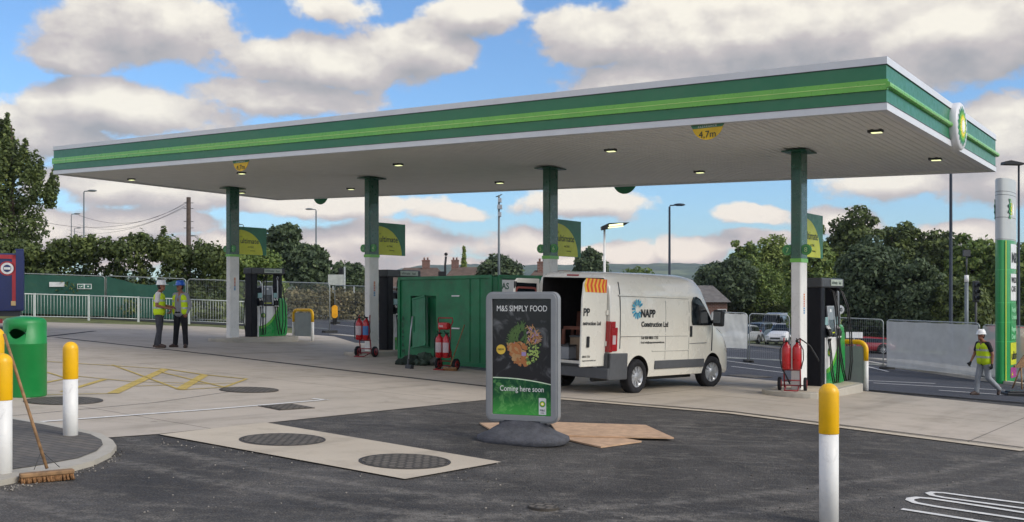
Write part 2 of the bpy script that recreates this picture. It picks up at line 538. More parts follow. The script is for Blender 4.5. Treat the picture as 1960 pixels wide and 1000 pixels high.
M_conc = concrete('forecourt concrete', '#a99f90', '#b8ad9e', .34, joints=(5.9, 5.0))
M_conc2 = concrete('new pale concrete', '#b5a996', '#c2b6a2', .3)
M_kerb = concrete('kerb concrete', '#a8a296', '#b3ada0', .3)
M_road = asphalt('road asphalt', '#4a4b50', '#55565b', '#64656a', tracks=False)
M_asph = asphalt('fresh asphalt', '#403d3a', '#64605b', '#9c968c')
M_grass = mat('rough grass', '#5c6238', .95, var=.5, vs=1.2, bump=.8, bs=12)
M_pave = brickmat('block paving', '#56534f', '#666058', '#37342f', 1., .2, .1, .006, rot=.5)
M_white = mat('white road paint', '#d8d6d0', .6, var=.1, vs=12, grime=.25)
M_yline = mat('yellow road paint', '#b8a052', .75, var=.2, vs=9, grime=.6)
M_dark = mat('dark slot', '#2b2926', .9)
M_iron = brickmat('cast iron cover', '#6d665c', '#5d574e', '#36322c', 1., .09, .09, .012, rot=.4, bump=1.)
M_iron2 = mat('worn iron rim', '#4a443d', .6, .3, grime=.4)

# base terrain
fan_sheet('ground', [(-900, -40), (900, -40), (900, 2600), (-900, 2600)], -.02, M_grass)
ed = lambda t, u: EDGE0 + V * t + U * u
fan_sheet('asphalt_apron', [(-14, -3), (60, -3), tuple(ed(0, 40))[:2], tuple(ed(0, -6))[:2], (-14, 24)], .0, M_asph)
fan_sheet('road', [tuple(ed(-.5, 60))[:2], tuple(ed(46, 60))[:2], tuple(ed(46, -10))[:2], tuple(AT(700, 95))[:2], tuple(AT(560, 90))[:2], (-30, 72), (-30, 48), (-9, 44), tuple(ed(-.5, -20))[:2]], .0, M_road)
apex = (1010, 758)
fc = [apex, (1400, 789), (1960, 861), (2600, 950), (2300, 818), (1957, 780), (1657, 750), (1400, 722), (680, 657), (640, 645), (400, 626), (41, 616), (-300, 607), (-300, 845), (195, 840), (305, 832), (508, 811)]
fan_sheet('forecourt_concrete', [tuple(G(*p))[:2] for p in fc], .008, M_conc)
fan_sheet('concrete_patch', [tuple(G(*p))[:2] for p in ((508, 811), (960, 887), (775, 920), (305, 834))], .014, M_conc2)
strips('drain_channel', [(g((108, 647), (400, 679), (660, 710), (960, 744)), .17)], .011, M_dark)
strips('drain_channel', [(g((82, 646), (182, 634.5)), .18)], .012, M_dark)
strips('joint', [(g((305, 834), (508, 812)), .03), (g((450, 750), (300, 772), (0, 800)), .015)], .013, M_dark)
strips('channel_edge', [(g((1030, 761), (1400, 792), (1960, 864)), .22)], .012, M_conc2)
strips('slot_drain', [(g((1020, 758), (1400, 789), (1960, 859)), .05)], .016, M_dark)
# markings on the forecourt
strips('white_line', [(g((62, 811), (400, 786), (626, 767)), .085), (g((598, 765), (626, 767.5)), .09)], .016, M_white)
hl = [(g((83, 693), (317, 708), (392, 719), (472, 727)), .07), (g((83, 758), (216, 755)), .05), (g((345, 748), (430, 743), (472, 727)), .06),
      (g((216, 755), (317, 708)), .17), (g((345, 747), (392, 719)), .17), (g((120, 752), (200, 728)), .10), (g((83, 735), (150, 722)), .07), (g((215, 700), (345, 748)), .05),
      (g((83, 712), (150, 733)), .05), (g((300, 712), (430, 743)), .05), (g((150, 722), (250, 732), (400, 736)), .05), (g((260, 741), (450, 735)), .05)]
strips('yellow_hatching', hl, .0165, M_yline)
wl = []
def q(*a): return g(*[(p[0], p[1]) for p in a])
wl.append((q((1726, 976), (1880, 1000), (2150, 1044)), .075))
wl.append((q((2150, 1010), (1960, 983), (1830, 963), (1782, 956), (1757, 954), (1743, 956), (1741, 959), (1752, 964), (1790, 971), (1960, 996), (2150, 1026)), .075))
wl.append((q((2150, 988), (1960, 965), (1850, 951), (1806, 945), (1786, 944), (1778, 946), (1785, 950), (1806, 954), (1960, 975), (2150, 1001)), .07))
strips('white_squiggle_marking', wl, .008, M_white)
# raised corner island with block paving
outer = [(-300, 795), (22, 806), (90, 817), (147, 828), (194, 839), (216, 852), (223, 863), (212, 876), (180, 892), (130, 906), (50, 921), (0, 931), (-300, 975)]
inner = [(-300, 801), (22, 811), (80, 821), (122, 830), (173, 841), (194, 852), (197, 862), (185, 874), (150, 888), (60, 905), (0, 914), (-300, 950)]
fan_sheet('kerb', [tuple(G(*p))[:2] for p in outer], .05, M_kerb, skirt=.07)
fan_sheet('block_paving', [tuple(G(*p))[:2] for p in inner], .056, M_pave)
# kerbed splitter strips and lines on the road
fan_sheet('kerb', [tuple(p)[:2] for p in line_poly(g((640, 640.5), (760, 652), (1000, 668)), .5)], .02, M_kerb, skirt=.05)
fan_sheet('kerb', line_poly([tuple(G(*p))[:2] for p in ((1375, 655), (1530, 672), (1690, 701), (1905, 732), (2100, 760))], .35), .10, M_kerb, skirt=.12)
fan_sheet('pavement', line_poly([tuple(G(*p))[:2] for p in ((1700, 690), (1905, 718), (2200, 760))], 2.2), .09, M_kerb, skirt=.12)
fan_sheet('kerb', line_poly([tuple(G(*p))[:2] for p in ((560, 607), (760, 610), (1000, 616))], .9), .08, M_kerb, skirt=.1)
rl = [g((1600, 727), (1790, 735)), g((1672, 734), (1925, 748)), g((1797, 748), (1925, 757)), g((1390, 684), (1520, 692)), g((1380, 690), (1500, 706)), g((1400, 702), (1500, 714)),
      g((1380, 668), (1480, 674)), g((640, 622), (700, 628)), g((652, 612), (700, 616)), g((600, 598), (700, 604)), g((1650, 700), (1700, 712))]
strips('road_lines', [(p, .13) for p in rl], .012, M_white)

# manhole covers
def manhole(px, py, rpx, label, square=False, sc=1.):
    p = G(px, py); s_ = F / p.y; r = rpx / s_
    t = thing('manhole_cover', label, 'manhole cover', (p.x, p.y, p.z), 0, 'covers set in the forecourt')
    a = MB(); b = MB()
    n = 48
    tilt = Matrix.Rotation(-math.atan(-SB), 4, 'Y')
    if square:
        a.box((0, 0, .012), (r * 1.36, r * 1.36, .012), 0, tilt @ Matrix.Rotation(PI / 4, 4, 'Z'))
        b.box((0, 0, .016), (r * 1.2, r * 1.2, .014), 0, tilt @ Matrix.Rotation(PI / 4, 4, 'Z'))
    else:
        a.lathe([(r, .0), (r, .019), (r * .93, .020), (r * .93, .012)], n, 0, tilt, False)
        b.lathe([(r * .915, .0), (r * .915, .021)], n, 0, tilt, False)
    obj('rim', a, M_iron2, t); obj('plate', b, M_iron, t)


manhole(122, 769, 70, 'round iron manhole cover behind the single bollard near the green bin')
manhole(477, 748, 55, 'round iron manhole cover at the right end of the yellow hatching')
manhole(541, 844, 81, 'smooth round manhole cover in the pale concrete strip, farther from the poster stand')
manhole(775, 886, 88, 'round manhole cover with checkered top in the pale concrete strip, nearest the poster stand')
manhole(548, 781, 57, 'square iron cover just below the end of the white line', True)
manhole(1433, 721, 48, 'flat square cover in the concrete between the van and the right column', True)
manhole(1040, 973, 30, 'small round cover sunk in the dark asphalt at the bottom of the photo')

# ------------------------------------------------------------------ canopy
CU0, CL, CV0, CW, CH = -27.48, 23.2, 15.39, 8.26, .80
def cz(x, y): return EYE + 3.081 - .0316 * x + .0089 * (y - 25)
def CP(u, v, dz=0):
    p = U * u + V * v
    return (p.x, p.y, cz(p.x, p.y) + dz)
def CINV(px, py, dz=0):
    """canopy soffit point seen at a photo pixel -> (u, v)"""
    k, qq = (px - 980) / F, -(py - YH) / F
    # EYE+qq*D = cz(kD, D)
    D = (3.081 - .0089 * 25 + dz) / (qq + .0316 * k - .0089)
    p = Vector((k * D, D, 0)); return p.dot(U), p.dot(V)

M_wpaint = mat('white powder coated metal', '#d5d6d8', .35, var=.03, grime=.05)
M_green = mat('dark green gloss panel', '#146f47', .38, var=.03, coat=.15)
M_lime = mat('light green bullnose', '#62b036', .3, var=.05, coat=.3)
M_pale = mat('pale green line', '#b9dc7c', .4)
M_soffit = mat('white soffit sheet', '#dfdeda', .5, var=.03)
M_lamp = mat('lit lamp glass', '#f4f6c0', .4, emit='#eef5b4', es=.7)
M_black = mat('black plastic', '#121314', .45)
M_dgrey = mat('dark grey metal', '#3a3c3e', .5)
M_yel = mat('yellow paint', '#eab308', .4, var=.06, grime=.22)
M_whp = mat('white pole paint', '#dddcd8', .45, var=.05, grime=.24)
M_txtw = mat('white lettering', '#e6e6e2', .5, var=.02)
M_txtd = mat('dark lettering', '#16302a', .5, var=.02)

ctr = CP(CU0 + CL / 2, CV0 + CW / 2)
can = thing('filling_station_canopy', 'long flat green and white filling station canopy with four columns and lit soffit lamps', 'canopy', (ctr[0], ctr[1], hgt(ctr[0], ctr[1])))
def cbox(mb, u0, u1, v0, v1, z0, z1, m=0):
    vs = [CP(u, v, z) for z in (z0, z1) for v in (v0, v1) for u in (u0, u1)]
    mb.add(vs, [(0, 2, 3, 1), (4, 5, 7, 6), (0, 1, 5, 4), (2, 6, 7, 3), (0, 4, 6, 2), (1, 3, 7, 5)], m)
u0, u1, v0, v1 = CU0, CU0 + CL, CV0, CV0 + CW
mb = MB(); T_ = .12
for z0, z1, m, pr in ((0, .115, 0, .0), (.115, .68, 1, -.012), (.68, CH, 0, .0)):
    cbox(mb, u0 - pr, u1 + pr, v0 - pr, v0 + T_, z0, z1, m); cbox(mb, u0 - pr, u1 + pr, v1 - T_, v1 + pr, z0, z1, m)
    cbox(mb, u0 - pr, u0 + T_, v0 + T_, v1 - T_, z0, z1, m); cbox(mb, u1 - T_, u1 + pr, v0 + T_, v1 - T_, z0, z1, m)
# pale edge lines between bands
for zc_ in (.112, .683):
    cbox(mb, u0 - .006, u1 + .006, v0 - .006, v0 + .05, zc_ - .004, zc_ + .004, 2); cbox(mb, u1 - .05, u1 + .006, v0 + .06, v1 + .006, zc_ - .004, zc_ + .004, 2)
obj('fascia', mb, [M_wpaint, M_green, M_dgrey], can, world=True)
# bullnose bar all round (front and visible end)
mb = MB()
prof = [(0, .325), (.035, .330), (.062, .345), (.07, .375), (.062, .405), (.035, .420), (0, .425)]
def run(fix, a, b_, along):
    n = len(prof); vs = []
    for t_ in (a, b_):
        for o_, z in prof: vs.append(CP(t_, fix - o_, z) if along == 'u' else CP(fix + o_, t_, z))
    mb.add(vs, [((i, i + 1, n + i + 1, n + i) if along == 'v' else (i + 1, i, n + i, n + i + 1)) for i in range(n - 1)] + [list(range(n)), list(range(n, 2 * n))[::-1]], 0, False)
cbox(mb, u0 - .03, u1 + .015, v0 - .017, v0 + .02, .300, .458)
run(u1 - .012, v0 - .03, v1 + .06, 'v')
cbox(mb, u0, u1, v0 - .021, v0 - .010, .376, .386, 1)
obj('bullnose_strip', mb, [M_lime, M_pale], can, world=True, fixn=True)
# ribbed soffit: ribs run across the canopy
mb = MB(); n = 165; st = (CL - 2 * T_) / n
vs = []; prf = []
for i in range(n):
    a = u0 + T_ + i * st
    prf += [(a, 0.055), (a + st * .30, .055), (a + st * .36, .042), (a + st * .94, .042)]
prf.append((u1 - T_, .055))
for v_ in (v0 + T_, v1 - T_ + .12):
    vs += [CP(a, v_, z) for a, z in prf]
m_ = len(prf)
mb.add(vs, [(i, m_ + i, m_ + i + 1, i + 1) for i in range(m_ - 1)])
obj('soffit', mb, M_soffit, can, world=True)
mb = MB(); cbox(mb, u0 + T_, u1 - T_, v0 + T_, v1 - T_, CH - .30, CH - .26)
obj('roof_deck', mb, M_dgrey, can, world=True)
# soffit lamps
lamps = []
for px, py in ((1678, 254), (1792, 307), (1170, 290), (1340, 331), (763, 317), (957, 351), (463, 333), (672, 363), (252, 345), (463, 370)):
    uu, vv = CINV(px, py); lamps.append((uu, vv))
for uu, vv in lamps:
    if not (u0 + .5 < uu < u1 - .5): uu = min(max(uu, u0 + .5), u1 - .5)
    vv = min(max(vv, v0 + .6), v1 - .6)
    mb = MB(); cbox(mb, uu - .14, uu + .10, vv - .06, vv + .06, .0, .05)
    h = obj('lamp_housing', mb, M_dgrey, can, world=True)
    mb = MB(); cbox(mb, uu - .085, uu - .005, vv - .045, vv + .045, -.01, -.0); cbox(mb, uu + .005, uu + .085, vv - .045, vv + .045, -.01, -.0)
    l = can.location; mb.v = [(a - l.x, b - l.y, c - l.z) for a, b, c in mb.v]
    obj('lamp_lens', mb, M_lamp, h)
# hanging clearance discs
def clearance(px, py, vv, back=False):
    uu, _ = CINV(px, py)
    c = Vector(CP(uu, vv, .0))
    M = Matrix.Translation(c - can.location) @ Matrix.Rotation(-PHI, 4, 'Z')
    r = .29
    if back:
        mb = MB(); r = .38; mb.prism([(r * math.cos(a), .20 + r * math.sin(a)) for a in [PI + PI * i / 20 for i in range(21)]], 0, .02, 0, M @ XZ())
        obj('clearance_sign', mb, M_green, can); return
    mb = MB(); Z0 = .03
    k = r * .72
    a0 = [PI * 1.06 + PI * .88 * i / 20 for i in range(21)]
    mb.prism([(r * math.cos(a), r * math.sin(a) * .98 + Z0) for a in a0], 0, .012, 0, M @ XZ())
    mb.prism([(-r * 1.12, Z0 + .015), (r * 1.12, Z0 + .015), (r * .93, -.055), (-r * .93, -.055)], -.004, .0165, 1, M @ XZ())
    o = obj('clearance_sign', mb, [mat('yellow sign face', '#e0b416', .5), M_green], can)
    text('4,7m', .16, M @ XZ(-.018) @ Matrix.Translation((0, -.215, 0)), M_txtd, o, align='CENTER')
    text('CLEARANCE', .05, M @ XZ(-.022) @ Matrix.Translation((0, -.045, 0)), M_txtw, o, align='CENTER', spacing=1.3)
clearance(1375, 246, v0 + .10); clearance(483, 311, v0 + .10)
clearance(1212, 362, v1 + .14, True); clearance(633, 384, v1 + .14, True)
# round logo badge on the end fascia
bc = Vector(CP(u1 + .03, v0 + CW * .535, CH / 2 + .0)) - can.location
Mb = Matrix.Translation(bc) @ Matrix.Rotation(-PHI, 4, 'Z') @ YZ()
mb = MB(); mb.lathe([(.0001, -.1), (.42, -.1), (.44, -.08), (.44, .06), (.41, .09), (.0001, .09)], 40, 0, Mb)
bo = obj('logo_badge', mb, M_wpaint, can, fixn=True)
M_h = [mat('emblem dark green', '#0c7a4a', .4), mat('emblem light green', '#6fb92c', .4), mat('emblem yellow', '#f2dc1c', .4), mat('emblem white', '#f4f4ea', .4)]
mb = MB(); helios(mb, Mb @ Matrix.Translation((0, 0, .09)), .37, step=.006); obj('emblem', mb, M_h, bo, fixn=True)
# columns
COLPX = [(445.5, 654), (711.5, 680.5), (1053.5, 711), (1529.5, 757)]
M_colg = mat('column green cladding', '#09503a', .3, coat=.3)
M_stick = mat('price sticker', '#c07060', .5)
col_pos = []
for i, (px, py) in enumerate(COLPX):
    p = G(px, py); zt = cz(p.x, p.y)
    col_pos.append(p)
    M = Matrix.Translation(p - can.location) @ Matrix.Rotation(-PHI, 4, 'Z')
    H = zt - p.z; tr = H * .547 if i == 3 else H * (.555 if i else .555)
    mb = MB(); mb.prism([(-.10, -.16), (-.08, -.18), (.08, -.18), (.10, -.16), (.10, .16), (.08, .18), (-.08, .18), (-.10, .16)], -.1, tr, 0, M)
    c = obj('column', mb, M_whp, can)
    mb = MB(); mb.prism([(-.105, -.16), (-.085, -.185), (.085, -.185), (.105, -.16), (.105, .16), (.085, .185), (-.085, .185), (-.105, .16)], tr + .07, H + .04, 0, M)
    obj('green_cladding', mb, M_colg, c)
    mb = MB(); mb.bb(-.112, .112, -.192, .192, tr - .005, tr + .07, 0, M); obj('trim_band', mb, M_lime, c)
    mb = MB(); mb.bb(-.24, .24, -.32, .32, H - .012, H + .012, 0, M); obj('cover_plate', mb, M_colg, c)
    for sgn, num in ((-1, str(2 * i + 1)), (1, str(2 * i + 2))):
        Md = M @ Matrix.Translation((sgn * .185, -.12, tr + .24)) @ Matrix.Diagonal((.68, 1, .68, 1))
        mb = MB(); mb.cyl((0, -.02, 0), (0, .02, 0), .155, None, 28, 0, Md, False); mb.cyl((0, -.024, 0), (0, -.019, 0), .135, None, 28, 1, Md, False); mb.cyl((0, -.0265, 0), (0, -.0235, 0), .12, None, 28, 0, Md, False)
        o = obj('number_disc', mb, [mat('lamp number disc', '#2e7d46', .4), M_lime], c)
        text(num, .2, Md @ XZ(-.028) @ Matrix.Translation((0, -.07, 0)), mat('number green', '#b4d38c', .5), o, align='CENTER')
    mb = MB()
    for k in range(9): mb.bb(.101, .104, -.03, .03, 1.60 + k * .045, 1.632 + k * .045, (k // 3) % 3, M)
    obj('sticker', mb, [mat('sticker blue', '#3a7fb0', .5), M_stick, mat('sticker orange', '#c8702a', .5)], c)

# ------------------------------------------------------------------ flag signs on the columns
M_flagY = mat('flag yellow green', '#c3c81e', .4, var=.08); M_flagG = mat('flag dark green', '#0f6a48', .4)
FL = ['leftmost', 'second from the left', 'third from the left, above the van roof end', 'rightmost']
for i, p in enumerate(col_pos):
    H = cz(p.x, p.y) - p.z; tr = H * .55
    t = thing('flag_sign', 'green and yellow flag sign on the %s canopy column' % ['leftmost', 'second', 'third', 'rightmost'][i], 'sign', (p.x, p.y, p.z), -PHI, 'flag signs on the canopy columns')
    L, Hh, zb = 1.12, .88, tr + .10
    mb = MB(); mb.bb(-.02, .02, .20, .20 + L, zb, zb + Hh)
    o = obj('panel', mb, M_flagG, t)
    mb = MB()
    arc = [(0.0, 0)] + [(.86 * L * math.cos(a) ** .9, .88 * Hh * math.sin(a)) for a in [PI / 2 * k / 16 for k in range(17)]]
    arc = [(max(0, a), b) for a, b in arc]
    mb.prism([(.205 + a, zb + .005 + b) for a, b in arc], .021, .024, 0, YZ())
    mb.prism([(.205 + a, zb + .005 + b) for a, b in arc], -.024, -.021, 0, YZ())
    obj('sunburst', mb, M_flagY, o)
    text('ultimate', .225, YZ(.0265) @ Matrix.Translation((.27, zb + .36, 0)), M_txtd, o, bold=.002)
    text('the', .05, YZ(.0265) @ Matrix.Translation((.27, zb + .56, 0)), M_txtd, o)
    text('ACTIVE', .07, YZ(.0265) @ Matrix.Translation((.56, zb + .22, 0)), M_txtd, o)
    text('technology', .045, YZ(.0265) @ Matrix.Translation((.66, zb + .12, 0)), M_txtd, o)
    mb = MB(); mb.bb(-.012, .012, .17, .21, zb + .1, zb + .14); mb.bb(-.012, .012, .17, .21, zb + .7, zb + .74); obj('bracket', mb, M_dgrey, t)

# ------------------------------------------------------------------ pump islands
for i, p in enumerate(col_pos):
    if i == 2: continue
    t = thing('pump_island', ['raised concrete kerb island under the leftmost column', 'raised concrete kerb island under the second column', '', 'rounded concrete kerb island under the rightmost column'][i], 'island', (p.x, p.y, p.z), -PHI, 'pump islands')
    out = []
    for k in range(13): a = PI + PI * k / 12; out.append((.62 * math.cos(a), -.30 + .42 * math.sin(a)))
    for k in range(13): a = PI * k / 12; out.append((.62 * math.cos(a), 2.0 + .42 * math.sin(a)))
    mb = MB(); mb.prism(out, -.15, .12); obj('kerb_ring', mb, M_kerb, t, bevel=.02)
    mb = MB(); mb.prism([(a * .8, 1.0 + (b - 1.0) * .88) for a, b in out], .115, .125); obj('infill', mb, M_conc2, t)

# ------------------------------------------------------------------ fuel pumps
M_navy = mat('dark navy steel', '#0c0e16', .5, var=.1, spec=.25)
M_pgreen = mat('pump green', '#0e8a3c', .3, coat=.4, var=.05)
M_pwhite = mat('pump white', '#dcdcda', .35, coat=.3)
M_silver = mat('brushed silver', '#a9abad', .35, .6)
M_screen = mat('display glass', '#29343a', .15)
M_hose = mat('black rubber hose', '#0b0b0c', .5)

def make_pump():
    t = thing('fuel_pump', '', 'fuel pump', (0, 0, 0), -PHI, 'fuel pumps')
    mb = MB(); mb.prism([(-.17, -.68), (.17, -.68), (.17, -.44), (-.17, -.44)], .0, 2.06); obj('pillar', mb, M_navy, t, bevel=.03)
    mb = MB(); mb.bb(-.14, .14, .42, .60, 1.2, 2.06); obj('pillar', mb, M_navy, t, bevel=.03)
    mb = MB(); mb.bb(-.20, .20, -.72, .66, 2.04, 2.24); b = obj('top_beam', mb, M_dgrey, t, bevel=.03)
    mb = MB()
    for s_ in (1, -1): mb.bb(s_ * .20, s_ * .212, -.20, .52, 2.085, 2.215)
    sg = obj('sign_panel', mb, mat('pump sign panel', '#a9b3a6', .4), b)
    text('ultimate', .11, YZ(.214) @ Matrix.Translation((-.17, 2.115, 0)), M_txtd, sg)
    text('fuel', .10, YZ(.214) @ Matrix.Translation((.28, 2.115, 0)), M_txtd, sg)
    mb = MB(); mb.bb(-.17, .17, -.44, .44, .02, 1.02); cab = obj('cabinet', mb, M_pwhite, t, bevel=.015)
    mb = MB()
    for s_, x0 in ((1, .171), (-1, -.176)):
        sw = [(-.39, .03), (.43, .03), (.43, 1.0)] + [(.43 - .82 * a, 1.0 - .62 * (a ** .75) - .12 * math.sin(PI * a)) for a in [k / 10 for k in range(1, 11)]]
        mb.prism(sw, x0, x0 + .005, 0, YZ())
        sw2 = [(.40 - .79 * a, 1.0 - .62 * (a ** .75) - .12 * math.sin(PI * a)) for a in [k / 10 for k in range(0, 11)]]
        mb.prism(sw2 + [(a + .015, b_ - .085) for a, b_ in sw2[::-1]], x0 + .004 * s_, x0 + .008 + .004 * s_, 1, YZ())
    obj('swoosh_panel', mb, [M_pgreen, M_lime], cab)
    mb = MB(); helios(mb, YZ(.177) @ Matrix.Translation((-.22, .72, 0)), .095, step=.003); obj('emblem', mb, [M_h[0], M_h[1], M_h[2], M_h[3]], cab, fixn=True)
    # rounded green end
    pr = [(.44, 0.02), (.70, .02), (.78, .10), (.80, .4), (.78, 1.05), (.70, 1.22), (.62, 1.27), (.44, 1.28)]
    mb = MB(); mb.prism(pr, -.19, .19, 0, YZ()); obj('end_cover', mb, M_pgreen, t, bevel=.05, seg=3)
    mb = MB(); mb.prism([(-.15, 1.02), (.15, 1.02), (.10, 1.60), (-.10, 1.60)], -.44, .44, 0, XZ() @ Matrix.Identity(4)); hd = obj('meter_head', mb, M_navy, t, bevel=.02)
    # the frames and displays on both long faces
    for s_ in (1, -1):
        Ms = Matrix.Rotation(0 if s_ > 0 else PI, 4, 'Z')
        mb = MB()
        tl = Matrix.Translation((.165, -.02, 1.05)) @ Matrix.Rotation(-.09, 4, 'Y')
        for y in (-.21, .19): mb.bb(0, .03, y - .02, y + .02, 0, .62, 0, Ms @ tl)
        mb.bb(0, .03, -.19, .17, .585, .62, 0, Ms @ tl)
        obj('silver_frame', mb, M_silver, hd)
        mb = MB(); mb.bb(.0, .022, -.19, .17, .33, .585, 0, Ms @ tl); mb.bb(.022, .026, -.06, .04, .49, .55, 2, Ms @ tl); mb.bb(0, .016, -.19, .17, .02, .33, 1, Ms @ tl)
        mb.bb(.016, .02, -.16, .14, .05, .075, 3, Ms @ tl)
        obj('display', mb, [mat('grey price display', '#7d858a', .3), M_screen, M_pwhite, M_flagY], hd)
        mb = MB()
        for y in (-.34, .30):
            mb.bb(.13, .165, y - .08, y + .08, 1.28, 1.44, 0, Ms)
        obj('card_panel', mb, [mat('pale teal panel', '#8fb4b4', .4)], hd)
        mb = MB(); mb.bb(.15, .175, .36, .395, 1.25, 1.95, 0, Ms); mb.bb(.14, .165, .345, .41, 1.88, 1.98, 0, Ms)
        obj('lit_bar', mb, M_silver, hd)
        for k, y in enumerate((-.36, -.27, .24, .33)):
            colr = [M_black, M_black, M_black, M_black][k]
            mb = MB(); mb.tube([(.19, y, 1.20), (.23, y, 1.12), (.22, y, 1.02), (.21, y, .95)], [.028, .034, .026, .02], 8, 0, Ms)
            mb.tube([(.16, y, 1.26), (.21, y, 1.19)], .024, 6, 1, Ms); mb.tube([(.222, y, 1.04), (.218, y, 1.0)], .03, 6, 1, Ms)
            nz = obj('nozzle', mb, [colr, M_pwhite], t)
            mb = MB(); ox = .30
            yy = y * 1.15
            top = (.17, y * .85 + .05, 2.03)
            mb.tube([(.21, y, .96), (.24, y, .7), (.28, yy, .35), (.33, yy * 1.05, .10), (.39, yy * 1.12 + .03, .12), (.42, yy * 1.2 + .05, .5), (.41, yy * 1.15 + .05, 1.1), (.36, yy + .05, 1.65), (.27, y * .9 + .05, 1.95), top], .015, 6, 0, Ms)
            obj('hose', mb, M_hose, nz)
    return t

pump0 = make_pump()
PL = ['fuel pump behind the leftmost column, with its white and green side in view', 'dark fuel pump behind the second column, partly behind the green container', '', 'fuel pump behind the rightmost column beside the tall yellow topped bollard']
first = True
for i in (0, 1, 3):
    t = pump0 if first else copy_tree(pump0); first = False
    d = {0: 1.28, 1: 1.12, 3: 1.47}[i]
    p = col_pos[i] + V * d
    t.location = (p.x, p.y, hgt(p.x, p.y) + .11)
    t['label'] = PL[i]

# crash hoops at the island ends
def make_hoop(p, label, wd=1.0):
    t = thing('crash_hoop', label, 'crash barrier', p, -PHI, 'crash hoops beside the pumps')
    h, r, c = 1.02, .052, .16
    arc = [(-wd / 2 + c - c * math.cos(a), h - c + c * math.sin(a)) for a in [PI / 2 * k / 6 for k in range(7)]]
    arc2 = [(-x, z) for x, z in arc[::-1]]
    up = [(-wd / 2, .0), (-wd / 2, .62)]
    mb = MB()
    mb.tube([(-wd / 2, 0, .62)] + [(x, 0, z) for x, z in arc + arc2] + [(wd / 2, 0, .62)], r, 12); obj('yellow_top', mb, M_yel, t)
    for s_ in (-1, 1):
        mb = MB(); mb.cyl((s_ * wd / 2, 0, -.1), (s_ * wd / 2, 0, .625), r * .98, None, 12); obj('post', mb, M_whp, t)
    mb = MB(); mb.bb(-wd / 2 + .06, wd / 2 - .06, -.012, .012, .14, .93); mb.bb(-.25, -.22, -.015, .015, .9, .97); mb.bb(.22, .25, -.015, .015, .9, .97)
    obj('panel', mb, mat('grey barrier panel', '#8f9594', .5, var=.08, grime=.08), t)
    return t
for k_, d_, lb_ in ((0, 2.9, 'yellow and white crash hoop with grey panel beside the leftmost pump'), (3, 2.62, 'yellow and white crash hoop with grey panel right of the rightmost pump')):
    p = col_pos[k_] + V * d_ + U * (.05 if k_ else 0); make_hoop(Vector((p.x, p.y, hgt(p.x, p.y) + (0 if k_ else -.0))), lb_, .92)

# ------------------------------------------------------------------ fire extinguisher trolleys
M_red = mat('red gloss steel', '#b0141c', .3, coat=.4, var=.08)
M_redf = mat('dull red frame', '#8f1a22', .45, grime=.2)
M_tyre = mat('rubber tyre', '#15151a', .85, var=.1)
M_lab = mat('extinguisher label', '#3d6fa3', .5)
M_labw = mat('extinguisher label white', '#b9a9a9', .5)

